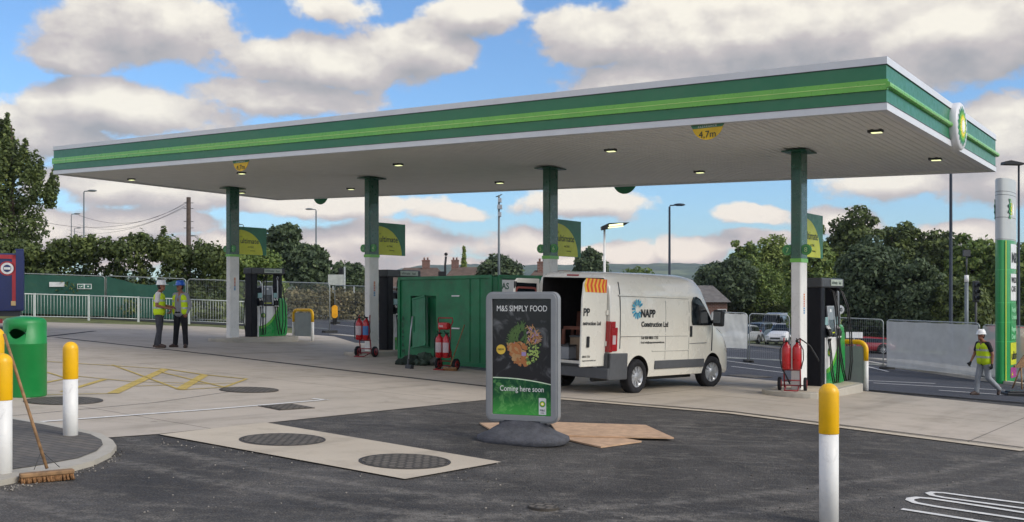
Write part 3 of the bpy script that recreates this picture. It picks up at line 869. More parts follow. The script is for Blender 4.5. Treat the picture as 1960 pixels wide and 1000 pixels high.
def trolley(p, rz, label, dummy=False, sc=1., tall=False):
    t = thing('extinguisher_trolley', label, 'fire extinguishers', p, rz, 'fire extinguisher trolleys'); t.scale = (sc,) * 3
    mb = MB()
    for s_ in (-.15, .15):
        mb.tube([(s_, .10, .06), (s_, .02, .45), (s_, 0, .55), (s_, .02, 1.02)], .014, 8)
    hgt_ = 1.16 if tall else 1.02
    if tall: mb.tube([(-.15, .02, .98), (-.20, .03, 1.08), (-.19, .03, 1.16), (.19, .03, 1.16), (.20, .03, 1.08), (.15, .02, .98)], .014, 8)
    for z in (.20, .40): mb.tube([(-.15, .06, z), (.15, .06, z)], .012, 8)
    mb.tube([(-.22, .10, .10), (.22, .10, .10)], .012, 8); mb.tube([(-.12, .10, .10), (-.12, -.20, .03), (-.12, -.26, .03)], .012, 8)
    mb.tube([(.12, .10, .10), (.12, -.20, .03), (.12, -.26, .03)], .012, 8); mb.tube([(-.12, -.26, .03), (.12, -.26, .03)], .012, 8)
    obj('frame', mb, M_redf, t)
    for s_ in (-1, 1):
        mb = MB(); Mw = Matrix.Translation((s_ * .24, .10, .13)) @ Matrix.Rotation(PI / 2, 4, 'Y')
        mb.lathe([(.05, -.025), (.115, -.032), (.13, -.02), (.13, .02), (.115, .032), (.05, .025)], 24, 0, Mw)
        wh = obj('wheel', mb, M_tyre, t)
        mb = MB(); mb.lathe([(.001, -.02), (.085, -.034), (.085, .034), (.001, .02)], 16, 0, Mw); obj('hub', mb, M_redf, wh)
    for s_ in (-1, 1):
        z0 = .42 if not tall else .28
        x = s_ * .098
        mb = MB(); mb.lathe([(.001, 0), (.075, 0), (.088, .02), (.088, .40), (.075, .45), (.03, .49), (.024, .53), (.001, .53)], 20, 0, Matrix.Translation((x, -.06, z0)))
        e_ = obj('extinguisher', mb, M_red, t)
        mb = MB(); pts = [(.0885 * math.cos(a), .0885 * math.sin(a)) for a in [PI * 1.15 + PI * .7 * k / 8 for k in range(9)]]
        mb.add([(x + a * 1.01, -.06 + b_ * 1.01, z0 + z) for z in (.12, .34) for a, b_ in pts], [(k, k + 1, 9 + k + 1, 9 + k) for k in range(8)], 0, True)
        if not dummy: obj('paper_label', mb, M_lab if s_ > 0 and not tall else M_labw, e_)
        mb = MB(); mb.box((x, -.06, z0 + .54), (.05, .10, .03)); mb.tube([(x, -.10, z0 + .55), (x, -.16, z0 + .60)], .01, 6)
        mb.tube([(x, -.05, z0 + .52), (x + s_ * .05, -.10, z0 + .52), (x + s_ * .115, -.10, z0 + .38), (x + s_ * .12, -.08, z0 + .2), (x + s_ * .08, -.13, z0 + .02)], .011, 6)
        obj('valve_and_hose', mb, M_hose, e_)
    if dummy:   # a loose hose trailing to the right and down the left of the column
        mb = MB(); mb.tube([(.08, -.1, .97), (.16, -.2, 1.02), (.34, -.1, .88), (.46, 0, .66), (.5, .0, .58)], .013, 6); mb.tube([(-.14, 0, .6), (-.17, -.02, .4), (-.10, -.03, .28), (-.04, 0, .14)], .016, 6)
        obj('trailing_hose', mb, M_hose, t)
    if tall:
        mb = MB(); mb.box((0, -.02, .98), (.26, .16, .16)); obj('red_bag', mb, M_red, t, bevel=.04)
        text('FIRE', .06, XZ(-.103) @ Matrix.Translation((-.08, .96, 0)), M_txtw, t)
    return t
p = G(697, 684); trolley(p, -.40, 'red wheeled trolley with two extinguishers in front of the second canopy column', sc=1.08)
p = G(851, 709); trolley(p, -.55, 'taller red extinguisher trolley standing against the green container', tall=True, sc=1.02)
p = G(1511, 758); p = Vector((p.x, p.y - .18, p.z)); trolley(Vector((p.x, p.y, p.z + .11)), -.35, 'red wheeled trolley with two extinguishers in front of the rightmost canopy column', dummy=True, sc=1.0)

# ------------------------------------------------------------------ bollards
def bollard(px, D, h, label, r=.075):
    p = AT(px, D) if D else None
    t = thing('bollard', label, 'bollard', p, 0, 'white bollards with yellow tops')
    mb = MB(); mb.lathe([(r, -.1), (r, h - .395)], 32); obj('post', mb, M_whp, t)
    mb = MB(); mb.lathe([(r + .001, h - .395), (r + .003, h - .39), (r + .003, h - r)] + [((r + .003) * math.cos(a), h - r + (r + .003) * math.sin(a)) for a in [PI / 2 * k / 8 for k in range(1, 8)]] + [(.0005, h + .003)], 32)
    obj('yellow_cap', mb, M_yel, t)
def Dof(px, py): return G(px, py).y
bollard(135, Dof(135, 843), 1.05, 'single yellow topped white bollard near the green bin, on block paving')
bollard(5, Dof(5, 916), 1.06, 'yellow topped bollard at the left photo edge that the broom leans on')
bollard(-6, Dof(-6, 815) , 1.12, 'yellow topped bollard mostly hidden behind another at the left photo edge')
bollard(1586.5, 7.92, 1.115, 'tall close bollard cut by the bottom of the photo on dark asphalt')

# ------------------------------------------------------------------ green bin
M_bin = mat('green moulded plastic', '#16803c', .4, var=.06, bump=.15, bs=180)
p = G(48, 759)
t = thing('litter_bin', 'round green plastic litter bin with eye shaped openings at the left', 'bin', p, R(-20))
r = .29
mb = MB(); mb.lathe([(.001, .0), (r - .01, 0), (r, .02), (r, .76), (r + .004, .765), (r + .004, .775), (r - .003, .78), (r - .003, 1.06), (r - .012, 1.10), (r - .05, 1.135), (.08, 1.16), (.0005, 1.165)], 48)
b_ = obj('body', mb, M_bin, t, fixn=True)
so_ = b_.modifiers.new('s', 'SOLIDIFY'); so_.thickness = .02; so_.offset = -1
ct = MB()
for a in (R(-66), R(114)):
    eye = [(-.12, .0)] + [(-.12 + .24 * k / 10, .06 * math.sin(PI * (k / 10) ** .8)) for k in range(1, 10)] + [(.12, 0)] + [(.12 - .24 * k / 10, -.085 * math.sin(PI * (1 - k / 10) ** .8)) for k in range(1, 10)]
    ct.prism(eye, .1, .5, 0, Matrix.Rotation(a, 4, 'Z') @ Matrix.Translation((0, 0, .93)) @ YZ())
c_ = obj('cut', ct, M_bin, t); 
bo_ = b_.modifiers.new('b', 'BOOLEAN'); bo_.object = c_; bo_.operation = 'DIFFERENCE'
baked(b_); bpy.data.objects.remove(c_)
mb = MB(); mb.lathe([(.001, .03), (r - .04, .03), (r - .04, .80), (r - .05, .80), (r - .05, .05), (.001, .05)], 32); obj('liner', mb, M_black, t)

# ------------------------------------------------------------------ brooms
M_wood = mat('worn broom wood', '#8a6a48', .7, var=.3, vs=14, grime=.3)
M_brist = mat('brown bristles', '#8a6440', .95, var=.4, vs=40, bump=1., bs=160)
def broom(p_head, p_top, head_dir, label, hw=.45):
    t = thing('broom', label, 'broom', p_head)
    ph = Vector((0, 0, .11)); pt = Vector(p_top) - Vector(p_head)
    mb = MB(); mb.tube([ph, ph.lerp(pt, .5), pt], [.0135, .0135, .013], 10); obj('handle', mb, M_wood, t)
    M = Matrix.Rotation(head_dir, 4, 'Z')
    mb = MB(); mb.box((0, 0, .07), (hw, .085, .035), 0, M); hd = obj('head', mb, M_wood, t, bevel=.008)
    mb = MB()
    rnd = random.Random(3)
    for i in range(26):
        for j in range(4):
            x = -hw / 2 + .015 + (hw - .03) * i / 25; y = -.027 + .018 * j
            mb.tube([(x, y, .055), (x + rnd.uniform(-.012, .02), y * 1.4 + rnd.uniform(-.01, .01), .002)], [.009, .012], 5, 0, M)
    obj('bristles', mb, M_brist, hd)
    mb = MB(); d = (pt - ph).normalized()
    mb.tube([ph + d * .16, Vector((math.cos(head_dir) * .1, math.sin(head_dir) * .1, .11))], .003, 5); mb.tube([ph + d * .16, Vector((-math.cos(head_dir) * .1, -math.sin(head_dir) * .1, .11))], .003, 5)
    obj('stay', mb, M_dgrey, hd)
ph = G(90, 922); pt = AT(8, ph.y + .25); pt.z = ztop(640, pt.y)
broom(ph, pt, R(36), 'wide wooden broom leaning on the left bollard with its head on the asphalt', .42)
ph = G(857, 710); ph = Vector((ph.x + .06, ph.y - .1, hgt(ph.x + .06, ph.y - .1))); pt = Vector((ph.x + .30, ph.y + .5, 0)); pt.z = ztop(622, pt.y)
broom(ph, pt, R(-10), 'small broom leaning against the green container beside the extinguishers', .30)

# ------------------------------------------------------------------ poster stand
pc = G(1001, 846)
yaw = R(-21)
t = thing('poster_stand', 'grey framed swinging poster stand on a rubber base advertising food, in front of the van', 'sign', pc, yaw)
M_frame = mat('grey aluminium frame', '#8f9193', .4, .25, var=.05, grime=.1)
M_rub = mat('recycled rubber base', '#4a4b50', .85, var=.25, vs=8, bump=.8, bs=50, grime=.25)
HB0, HB1, HW = .235, 1.775, .455
def rrect(x0, x1, z0, z1, r, n=8):
    o = []
    for cx, cz_, a0 in ((x1 - r, z1 - r, 0), (x0 + r, z1 - r, 90), (x0 + r, z0 + r, 180), (x1 - r, z0 + r, 270)):
        o += [(cx + r * math.cos(R(a0 + 90 * k / n)), cz_ + r * math.sin(R(a0 + 90 * k / n))) for k in range(n + 1)]
    return o
def ring(mb, a, b, y0, y1, m=0):
    n = len(a); vs = [(x, y0, z) for x, z in a] + [(x, y0, z) for x, z in b] + [(x, y1, z) for x, z in a] + [(x, y1, z) for x, z in b]
    fs = []
    for i in range(n):
        j = (i + 1) % n
        fs += [(i, j, n + j, n + i), (2 * n + i, 3 * n + i, 3 * n + j, 2 * n + j), (i, 2 * n + i, 2 * n + j, j), (n + i, n + j, 3 * n + j, 3 * n + i)]
    mb.add(vs, fs, m)
mb = MB(); ring(mb, rrect(-HW, HW, HB0, HB1, .09), rrect(-HW + .028, HW - .028, HB0 + .028, HB1 - .028, .065), -.05, .05)
ring(mb, rrect(-HW + .02, HW - .02, HB0 + .02, HB1 - .02, .07), rrect(-HW + .085, HW - .085, HB0 + .085, HB1 - .085, .012), -.066, -.04)
obj('frame', mb, M_frame, t, fixn=True, bevel=.004)
mb = MB(); mb.bb(-HW + .03, HW - .03, -.03, .045, HB0 + .03, HB1 - .03); obj('backing', mb, M_dgrey, t)
pm = bpy.data.materials.new('printed poster'); pm.use_nodes = True; n_ = NT(pm.node_tree)
oc = n_.n('ShaderNodeTexCoord').outputs['Object']; s_ = n_.n('ShaderNodeSeparateXYZ', i={0: oc})
sm = n_.noise(oc, 3.2, 3, .5, 2.2)
k = n_.mix(n_.mr(sm, .52, .75), lin('#262528'), lin('#6a6a6c'))
gr = n_.mix(n_.mr(s_.outputs[2], .30, .62), lin('#3fa044'), lin('#0d4a2c'))
gr = n_.mix(n_.math('MULTIPLY', n_.mr(n_.noise(oc, 7, 4, .6, 1.5), .45, .7), .5), gr, lin('#7cc06a'))
arcz = n_.math('SUBTRACT', .755, n_.math('MULTIPLY', n_.math('POWER', n_.math('ADD', s_.outputs[0], .30), 2.), .15))
below_ = n_.math('LESS_THAN', s_.outputs[2], arcz)
k = n_.mix(below_, k, gr)
ln = n_.math('LESS_THAN', n_.math('ABSOLUTE', n_.math('SUBTRACT', s_.outputs[2], arcz)), .006)
k = n_.mix(ln, k, lin('#dff0d0'))
pp = n_.n('ShaderNodeBsdfPrincipled', i={'Base Color': k, 'Roughness': .22, 'Coat Weight': .15, 'Specular IOR Level': .5})
pm.node_tree.links.new(pp.outputs[0], n_.n('ShaderNodeOutputMaterial').inputs[0])
mb = MB(); mb.bb(-HW + .088, HW - .088, -.042, -.032, HB0 + .088, HB1 - .088); po = obj('poster', mb, pm, t)
text('M&S SIMPLY FOOD', .098, XZ(-.044) @ Matrix.Translation((0.0, 1.545, 0)) @ Matrix.Diagonal((.78, 1, 1, 1)), M_txtw, po, align='CENTER')
text('Coming here soon', .092, XZ(-.044) @ Matrix.Translation((.0, .60, 0)) @ Matrix.Diagonal((.80, 1, 1, 1)), M_txtw, po, align='CENTER')
text('Opening this autumn', .026, XZ(-.044) @ Matrix.Translation((.02, .395, 0)), mat('grey lettering', '#9cc49a', .5), po, align='CENTER') if False else None
rnd = random.Random(11)
mb = MB(); FC = (.04, 1.16)
foodm = [mat('printed leaf green', '#4f6b34', .6), mat('printed straw', '#b08a5c', .6), mat('printed orange', '#a96a3a', .6), mat('printed bean green', '#9db25c', .6), mat('printed dark leaf', '#36552a', .6), mat('printed purple', '#9a86b4', .6)]
kz = 0
def blot(x, z, rx, rz, a, m):
    global kz
    kz += 1
    pts = [(x + math.cos(a) * rx * math.cos(q) - math.sin(a) * rz * math.sin(q), z + math.sin(a) * rx * math.cos(q) + math.cos(a) * rz * math.sin(q)) for q in [2 * PI * i / 9 for i in range(9)]]
    mb.add([(px_, -.0435 - kz * .000008, pz_) for px_, pz_ in pts], [list(range(9))], m)
for i in range(330):
    a = rnd.uniform(0, 2 * PI); r_ = .205 * math.sqrt(rnd.random()); x = r_ * math.cos(a); z = r_ * math.sin(a) * 1.22
    if x < .02 and z > .02: m = rnd.choice((0, 4, 0)); b_ = (.045, .006, R(rnd.uniform(40, 130)))
    elif z > .0: m = rnd.choice((1, 1, 1, 2, 5)); b_ = (.03, .006, rnd.uniform(0, 3))
    elif x < .02: m = rnd.choice((2, 2, 1)); b_ = (.035, .018, rnd.uniform(0, 3))
    else: m = rnd.choice((3, 3, 0)); b_ = (.014, .010, rnd.uniform(0, 3))
    blot(FC[0] + x, FC[1] + z, b_[0], b_[1], b_[2], m)
for i in range(26):
    a = R(rnd.uniform(95, 175)); blot(FC[0] + .2 * math.cos(a), FC[1] + .2 * math.sin(a), .05, .005, a + rnd.uniform(-.3, .3), 0)
obj('food_picture', mb, foodm, po)
mb = MB(); mb.bb(-.0, .055, -.047, -.0465, 1.02, 1.065); obj('price_flag', mb, foodm[5], po)
mb = MB(); mb.cyl((-.262, -.043, 1.09), (-.262, -.046, 1.09), .058, None, 24); yb = obj('yellow_badge', mb, mat('printed yellow badge', '#d8b440', .5), po)
text('NEW', .035, XZ(-.047) @ Matrix.Translation((-.262, 1.08, 0)), M_txtd, yb, align='CENTER')
mb = MB(); mb.prism([(.215, HB0 + .10), (.305, HB0 + .10), (.305, .52), (.29, .53), (.215, .53)], .043, .046, 0, XZ()); lp = obj('logo_panel', mb, M_pwhite, po)
mb = MB(); helios(mb, XZ(-.046) @ Matrix.Translation((.260, .46, 0)), .040, step=.0015); obj('emblem', mb, M_h, lp, fixn=True)
text('M&S', .034, XZ(-.0475) @ Matrix.Translation((.260, .375, 0)), M_txtd, lp, align='CENTER')
text('FOOD', .016, XZ(-.0475) @ Matrix.Translation((.260, .350, 0)), M_txtd, lp, align='CENTER')
# base: a low swelling rubber slab that narrows to a neck
mb = MB()
sec = []
for z, hx, hy in ((0, .53, .36), (.035, .56, .38), (.075, .55, .36), (.13, .42, .24), (.17, .36, .15), (.20, .30, .09), (.30, .285, .045)):
    sec.append([(hx * math.copysign(abs(math.cos(a)) ** .75, math.cos(a)), hy * math.copysign(abs(math.sin(a)) ** .85, math.sin(a)), z) for a in [2 * PI * k / 36 for k in range(36)]])
vs = [v for s__ in sec for v in s__]; fs = []
for i in range(len(sec) - 1):
    for k_ in range(36): fs.append((i * 36 + k_, i * 36 + (k_ + 1) % 36, (i + 1) * 36 + (k_ + 1) % 36, (i + 1) * 36 + k_))
fs.append([(len(sec) - 1) * 36 + k_ for k_ in range(36)])
mb.add(vs, fs, 0, True); obj('base', mb, M_rub, t)

# plywood sheets under the stand
M_ply = mat('plywood', '#b8987a', .75, var=.15, vs=7, grime=.3, bump=.2)
def sheet_thing(name, px, dz, label, m, cat, th=.018):
    pts = [G(*p) for p in px]; c = sum(pts, Vector()) / len(pts)
    n = len(pts); mb = MB()
    top = [(p.x - c.x, p.y - c.y, hgt(p.x, p.y) + dz + th - c.z) for p in pts]
    mb.add(top + [(x, y, z - th) for x, y, z in top], [list(range(n)), list(range(n, 2 * n))[::-1]] + [(n + i, n + (i + 1) % n, (i + 1) % n, i) for i in range(n)])
    o = obj(name, mb, m, fixn=True); o.location = c; return tag(o, label, cat)
sheet_thing('plywood_sheet', ((1045, 836), (1150, 859), (1228, 848), (1120, 829)), .006, 'smaller plywood sheet lying lowest under the poster stand', M_ply, 'plywood')
sheet_thing('plywood_sheet', ((1052, 814), (1236, 820), (1290, 845), (1070, 840)), .028, 'large plywood sheet lying on the asphalt right of the poster stand', M_ply, 'plywood')
sheet_thing('plywood_sheet', ((918, 813), (1000, 812), (990, 838), (945, 829)), .006, 'plywood corner sticking out left of the poster stand', M_ply, 'plywood')

# ------------------------------------------------------------------ green steel container
M_cont = mat('scuffed green container paint', '#0f6a40', .45, var=.25, vs=1.6, grime=.42, bump=.12, bs=6)
M_cont2 = mat('darker green steel', '#0a4527', .5, var=.2, grime=.3)
c0 = G(765, 692); c1 = G(941, 713); c2d = V * 2.9
ux = (c1 - c0); Lc = Vector((ux.x, ux.y, 0)).length; ang = math.atan2(ux.y, ux.x)
t = thing('steel_container', 'large green steel storage container with open hatch panel between second and third columns', 'container', c0, ang)
Hc = 2.09
Wd = 3.0
out = [(0, 0), (Lc, 0), (Lc + .12, .12), (Lc + .12, Wd), (-.05, Wd), (-.05, .12)]
mb = MB()
hx0, hx1, hz0, hz1 = Lc * .13, Lc * .42, .38, 1.64
# front wall around a hatch opening
for a in ((0, hx0, .05, Hc), (hx1, Lc, .05, Hc), (hx0, hx1, .05, hz0), (hx0, hx1, hz1, Hc)): mb.bb(a[0], a[1], 0, .05, a[2], a[3])
mb.bb(-.05, 0.0, .06, Wd, .05, Hc); 
# corrugated end wall
y = .12
mb.prism([(Lc, 0), (Lc + .12, .12), (Lc + .07, .12), (Lc - .05, .02)], .05, Hc)
while y < Wd - .1:
    mb.prism([(Lc + .12, y), (Lc + .12, y + .16), (Lc + .08, y + .20), (Lc + .08, y + .30), (Lc + .05, y + .30), (Lc + .05, y)], .05, Hc); y += .30
obj('shell', mb, M_cont, t)
mb = MB(); mb.prism(out, Hc - .03, Hc + .0); obj('roof', mb, M_cont, t)
mb = MB()
mb.bb(-.02, Lc + .02, -.03, .0, Hc - .06, Hc + .02); mb.bb(-.02, Lc + .02, -.03, .0, .0, .10)
mb.bb(-.04, .05, -.04, -.0, .0, Hc); mb.bb(Lc - .05, Lc + .04, -.04, .0, .0, Hc); mb.bb(Lc + .12, Lc + .16, .10, Wd, Hc - .07, Hc + .02); mb.bb(Lc + .12, Lc + .16, .10, Wd, 0, .12)
mb.bb(Lc + .11, Lc + .16, .08, .18, 0, Hc)
for x in (Lc * .78, Lc * .88): mb.bb(x, x + .02, -.018, 0, .1, Hc - .06)
obj('corner_frame', mb, M_cont, t, bevel=.008)
mb = MB(); mb.bb(hx0, hx1, .16, .20, .38, 1.64); mb.bb(hx0 + .5, hx0 + .54, .12, .16, .4, 1.6); obj('inner_wall', mb, M_cont, t)
mb = MB(); mb.bb(0, .95, -.035, 0, 0, 1.25); mb.bb(0, .95, -.05, -.035, 0, .05); mb.bb(0, .95, -.05, -.035, 1.2, 1.25); mb.bb(.1, .14, -.06, -.035, .4, .8)
d_ = obj('hatch_panel', mb, M_cont, t, bevel=.006); d_.location = (hx0 + .45, -.26, .36); d_.rotation_euler = (R(-10), R(-11), R(6)); d_.scale = (.48, 1, 1.0)
mb = MB()
for z in (.86, 1.62): mb.bb(Lc * .60, Lc * .68, -.03, 0, z, z + .03)
obj('hinges', mb, M_pwhite, t)
mb = MB(); mb.lathe([(.05, -.02), (.075, -.02), (.075, .02), (.05, .02)], 16, 0, Matrix.Translation((hx0 + .55, -.10, .72)) @ Matrix.Rotation(PI / 2, 4, 'X')); obj('vent_ring', mb, M_silver, t)
for k_, ch in enumerate('AS4TAMC'[:6]): text(ch, .17, XZ(-.032) @ Matrix.Translation((.12, 1.02 - k_ * .165, 0)), mat('black stencil', '#0b1d12', .6), t)
for k_, ch in enumerate('AS4'): text(ch, .26, YZ(Lc + .17) @ Matrix.Translation((.22, .90 - k_ * .3, 0)), MATS['black stencil'], t)
mb = MB(); mb.bb(Lc + .125, Lc + .13, .15, .95, 1.72, 2.0, 0); nb_ = obj('name_plate', mb, M_pwhite, t)
text('AS', .2, YZ(Lc + .132) @ Matrix.Translation((.19, 1.79, 0)), M_colg, nb_, bold=.006); text('Container Hire', .075, YZ(Lc + .132) @ Matrix.Translation((.47, 1.84, 0)), M_colg, nb_) if False else None
# junk at its foot
p = G(800, 700)
t = thing('rubble_sack', 'heap of dark sacks and rags at the foot of the green container', 'sacks', p, .2)
rnd = random.Random(5)
for k_, (x, y, a, b_, c_) in enumerate(((-.15, .0, .26, .16, .14), (.15, .05, .24, .18, .17), (.40, .0, .22, .14, .11), (-.38, .05, .16, .12, .09), (.05, -.12, .18, .12, .09))):
    mb = MB(); mb.ball((x, y, c_ * .8), (a, b_, c_), 10)
    mb.v = [(q_[0] + .03 * math.sin(q_[2] * 40 + q_[1] * 31 + k_), q_[1] + .03 * math.sin(q_[0] * 37), max(0, q_[2] + .02 * math.sin(q_[0] * 45 + q_[1] * 22))) for q_ in mb.v]
    obj('sack', mb, mat('sack fabric %d' % (k_ % 3), ['#1f2b22', '#3b4a3e', '#5b5c55'][k_ % 3], .9, var=.3, vs=20), t)
p = G(781, 706)
t = thing('breaker_bar', 'pale metal bar with a block foot leaning on the container beside the letters', 'tool', p, ang)
mb = MB(); mb.tube([(0, 0, .08), (-.06, .13, .9), (-.09, .2, 1.18)], .016, 8); obj('shaft', mb, M_silver, t)
mb = MB(); mb.bb(-.05, .16, -.05, .05, 0, .09); mb.cyl((.0, 0, .05), (-.01, .02, .22), .03, .024); obj('foot', mb, M_dgrey, t, bevel=.012)

# ------------------------------------------------------------------ vehicles
M_vpaint = mat('white van paint', '#d8d4c8', .28, coat=.5, var=.012, grime=.015, vs=.8)
M_vplas = mat('grey bumper plastic', '#4b4d50', .6, var=.08, grime=.12)
M_glass = mat('dark car glass', '#12181c', .1, var=.02, spec=.4)
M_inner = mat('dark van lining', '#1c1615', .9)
M_tail = mat('red tail light', '#9a1018', .2, coat=.5)
M_hub = mat('wheel trim', '#a7a9ac', .35, .5)
M_chev = mat('chevron orange', '#d4481c', .5)
M_chevy = mat('chevron yellow', '#e2b23a', .5)

def wheel_part(par, c, r, wd, rz=0., name='wheel', hubm=None):
    M = Matrix.Translation(c) @ Matrix.Rotation(rz, 4, 'Z') @ Matrix.Rotation(PI / 2, 4, 'X')
    mb = MB(); mb.lathe([(r * .62, -wd / 2), (r * .92, -wd / 2), (r, -wd * .36), (r, wd * .36), (r * .92, wd / 2), (r * .62, wd / 2), (r * .60, wd * .2), (r * .60, -wd * .2), (r * .62, -wd / 2)], 36, 0, M, True, False)
    for k in (-.2, 0, .2): mb.lathe([(r + .001, k * wd - .004), (r + .004, k * wd), (r + .001, k * wd + .004)], 36, 0, M, True, False)
    o = obj(name, mb, M_tyre, par, fixn=True)
    mb = MB()
    sgn = -1 if c[1] < 0 else 1
    f_ = Matrix.Diagonal((1, 1, -sgn, 1))
    mb.lathe([(r * .64, wd * .46), (r * .60, wd * .42), (r * .56, wd * .30), (r * .3, wd * .34), (r * .2, wd * .44), (.001, wd * .46)], 28, 0, M @ f_, True, False)
    for k in range(10):
        a = 2 * PI * k / 10
        mb.box((0, 0, 0), (r * .34, r * .10, wd * .06), 0, M @ f_ @ Matrix.Rotation(a, 4, 'Z') @ Matrix.Translation((r * .40, 0, wd * .37)))
    obj('rim', mb, hubm or M_hub, o, fixn=True)
    mb = MB(); mb.lathe([(r * .62, wd * .25), (.001, wd * .25)], 24, 0, M @ f_); obj('brake', mb, M_black, o)
    return o

FR = [(0, .955), (.07, .99), (.16, 1.0), (.42, 1.0), (.46, .992), (.62, .985), (.78, .955), (.88, .915), (.945, .86), (.98, .78), (1., .62)]
def loft(stations, fr, mb_of, closed=True, glass=None):
    """stations (x, zb, zt, w); fr (height fraction, width fraction). Emits faces; glass(i, j) picks the other builder"""
    n = len(fr); rows = []
    for x, zb, zt, w_ in stations:
        pts = [(x, w_ * f, zb + a * (zt - zb)) for a, f in fr]
        rows.append(pts[::-1] + [(x, -y, z) for x, y, z in pts])
    m = 2 * n
    A, B = mb_of
    A.v += [v for r_ in rows for v in r_]; 
    if B is not None and B is not A: B.v += [v for r_ in rows for v in r_]
    for i in range(len(rows) - 1):
        for k in range(m):
            f = (i * m + k, i * m + (k + 1) % m, (i + 1) * m + (k + 1) % m, (i + 1) * m + k)
            hgt_i = n - 1 - k if k < n - 1 else (k - n if n <= k < m - 1 else -1)
            T = B if (glass and hgt_i >= 0 and glass(i, (hgt_i - 1) if k < n - 1 else hgt_i)) else A
            T.f.append(f); T.m.append(0); T.s.append(True)
    if closed:
        A.f.append(list(range(m))[::-1]); A.m.append(0); A.s.append(False)
        A.f.append([(len(rows) - 1) * m + k for k in range(m)]); A.m.append(0); A.s.append(False)

def prune(mb):
    use = sorted({i for f in mb.f for i in f}); mp = {a: b for b, a in enumerate(use)}
    mb.v = [mb.v[i] for i in use]; mb.f = [[mp[i] for i in f] for f in mb.f]; return mb

# --- the white van with open rear doors
rw = G(1213, 753); fw = G(1357, 740.5)
hd_ = math.atan2(fw.y - rw.y, fw.x - rw.x)
WB = 3.15; SC = (Vector((fw.x, fw.y, 0)) - Vector((rw.x, rw.y, 0))).length / WB
print('van scale', SC, math.degrees(hd_))
SC = max(SC, .90)
fwd = Vector((math.cos(hd_), math.sin(hd_), 0)); rgt = Vector((fwd.y, -fwd.x, 0))
# rear wheel contact is at local (1.0, -0.93)
org = rw - fwd * (1.0 * SC) - rgt * (.93 * SC) + Vector((-.01, 0, 0))
van = thing('parked_van', 'white high roofed builders van with both rear doors open beside the poster stand', 'van', (org.x, org.y, hgt(org.x, org.y) - .01), hd_)
van.scale = (SC,) * 3
VR = Matrix.Rotation(math.atan(SB), 4, 'Y') @ Matrix.Rotation(hd_, 4, 'Z')
van.rotation_euler = VR.to_euler()
def vpos(f_, r_, z_): return van.location + (VR.to_3x3() @ Vector((f_, -r_, z_))) * SC
ST = [(0, .36, 2.40, .985), (.06, .35, 2.47, 1.01), (.4, .34, 2.50, 1.02), (1.6, .34, 2.53, 1.03), (3.0, .34, 2.54, 1.03), (3.45, .34, 2.53, 1.03), (3.75, .34, 2.50, 1.03), (4.0, .34, 2.36, 1.02), (4.3, .34, 2.02, 1.01), (4.62, .34, 1.62, 1.0), (4.75, .34, 1.47, 1.0), (5.05, .32, 1.35, .98), (5.28, .31, 1.16, .93), (5.40, .31, .88, .84), (5.43, .36, .60, .70)]
mb = MB(); loft(ST, FR, (mb, mb))
body = obj('body', mb, [M_vpaint, M_inner], van, fixn=True)
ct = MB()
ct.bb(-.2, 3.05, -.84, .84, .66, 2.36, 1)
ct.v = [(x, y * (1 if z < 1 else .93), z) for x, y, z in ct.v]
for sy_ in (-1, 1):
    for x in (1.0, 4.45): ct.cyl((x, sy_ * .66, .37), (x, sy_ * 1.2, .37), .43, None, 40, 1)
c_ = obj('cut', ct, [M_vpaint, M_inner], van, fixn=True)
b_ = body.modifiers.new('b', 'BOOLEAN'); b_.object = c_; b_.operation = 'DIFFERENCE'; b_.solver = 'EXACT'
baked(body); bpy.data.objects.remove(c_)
sm_ = body.data; 
bv = body.modifiers.new('bv', 'BEVEL'); bv.width = .012; bv.segments = 2; bv.limit_method = 'ANGLE'; bv.angle_limit = R(50)
wn = body.modifiers.new('wn', 'WEIGHTED_NORMAL'); wn.keep_sharp = True
for x in (1.0, 4.45):
    for sy_ in (-1, 1): wheel_part(van, (x, sy_ * .91, .36), .36, .23, R(-14) if x > 4 else 0)
# pieces
mb = MB()
for sy_ in (-1, 1):
    mb.bb(-.06, .60, sy_ * 1.0 - .035 * 1, sy_ * 1.0 + .035, .32, .86) if sy_ < 0 else mb.bb(-.06, .60, .965, 1.035, .32, .86)
mb.bb(-.10, .02, -1.03, 1.03, .34, .56)
mb.bb(-.06, .0, -1.035, -.72, .55, .86); mb.bb(-.06, .0, .72, 1.035, .55, .86)
obj('rear_bumper', mb, M_vplas, van, bevel=.02)
mb = MB(); mb.bb(-.13, 0, -.60, .60, .555, .60); obj('step', mb, M_black, van, bevel=.006)
for sy_ in (-1, 1):
    mb = MB(); mb.bb(-.03, .06, sy_ * .95 - .07, sy_ * .95 + .085, .88, 1.50)
    mb.bb(.0, .20, sy_ * 1.025 - .012, sy_ * 1.025 + .014, .90, 1.38); mb.bb(.0, .12, sy_ * 1.025 - .012, sy_ * 1.025 + .012, 1.38, 1.50)
    tl = obj('tail_light', mb, M_tail, van, bevel=.02)
    mb = MB(); mb.bb(.02, .13, sy_ * 1.04 - .004, sy_ * 1.04 + .004, 1.04, 1.22); mb.bb(-.026, -.018, sy_ * .94 - .05, sy_ * .94 + .05, 1.02, 1.22); obj('clear_lens', mb, M_labw, tl, bevel=.003)
mb = MB(); mb.bb(-.012, .05, -.15, .15, 2.395, 2.43); obj('high_brake_light', mb, M_tail, van, bevel=.008)
mb = MB(); mb.bb(1.62, 4.00, -1.052, -1.02, .50, .68); mb.bb(1.62, 4.00, 1.02, 1.052, .50, .68); obj('side_rub_strip', mb, M_vplas, van, bevel=.012)
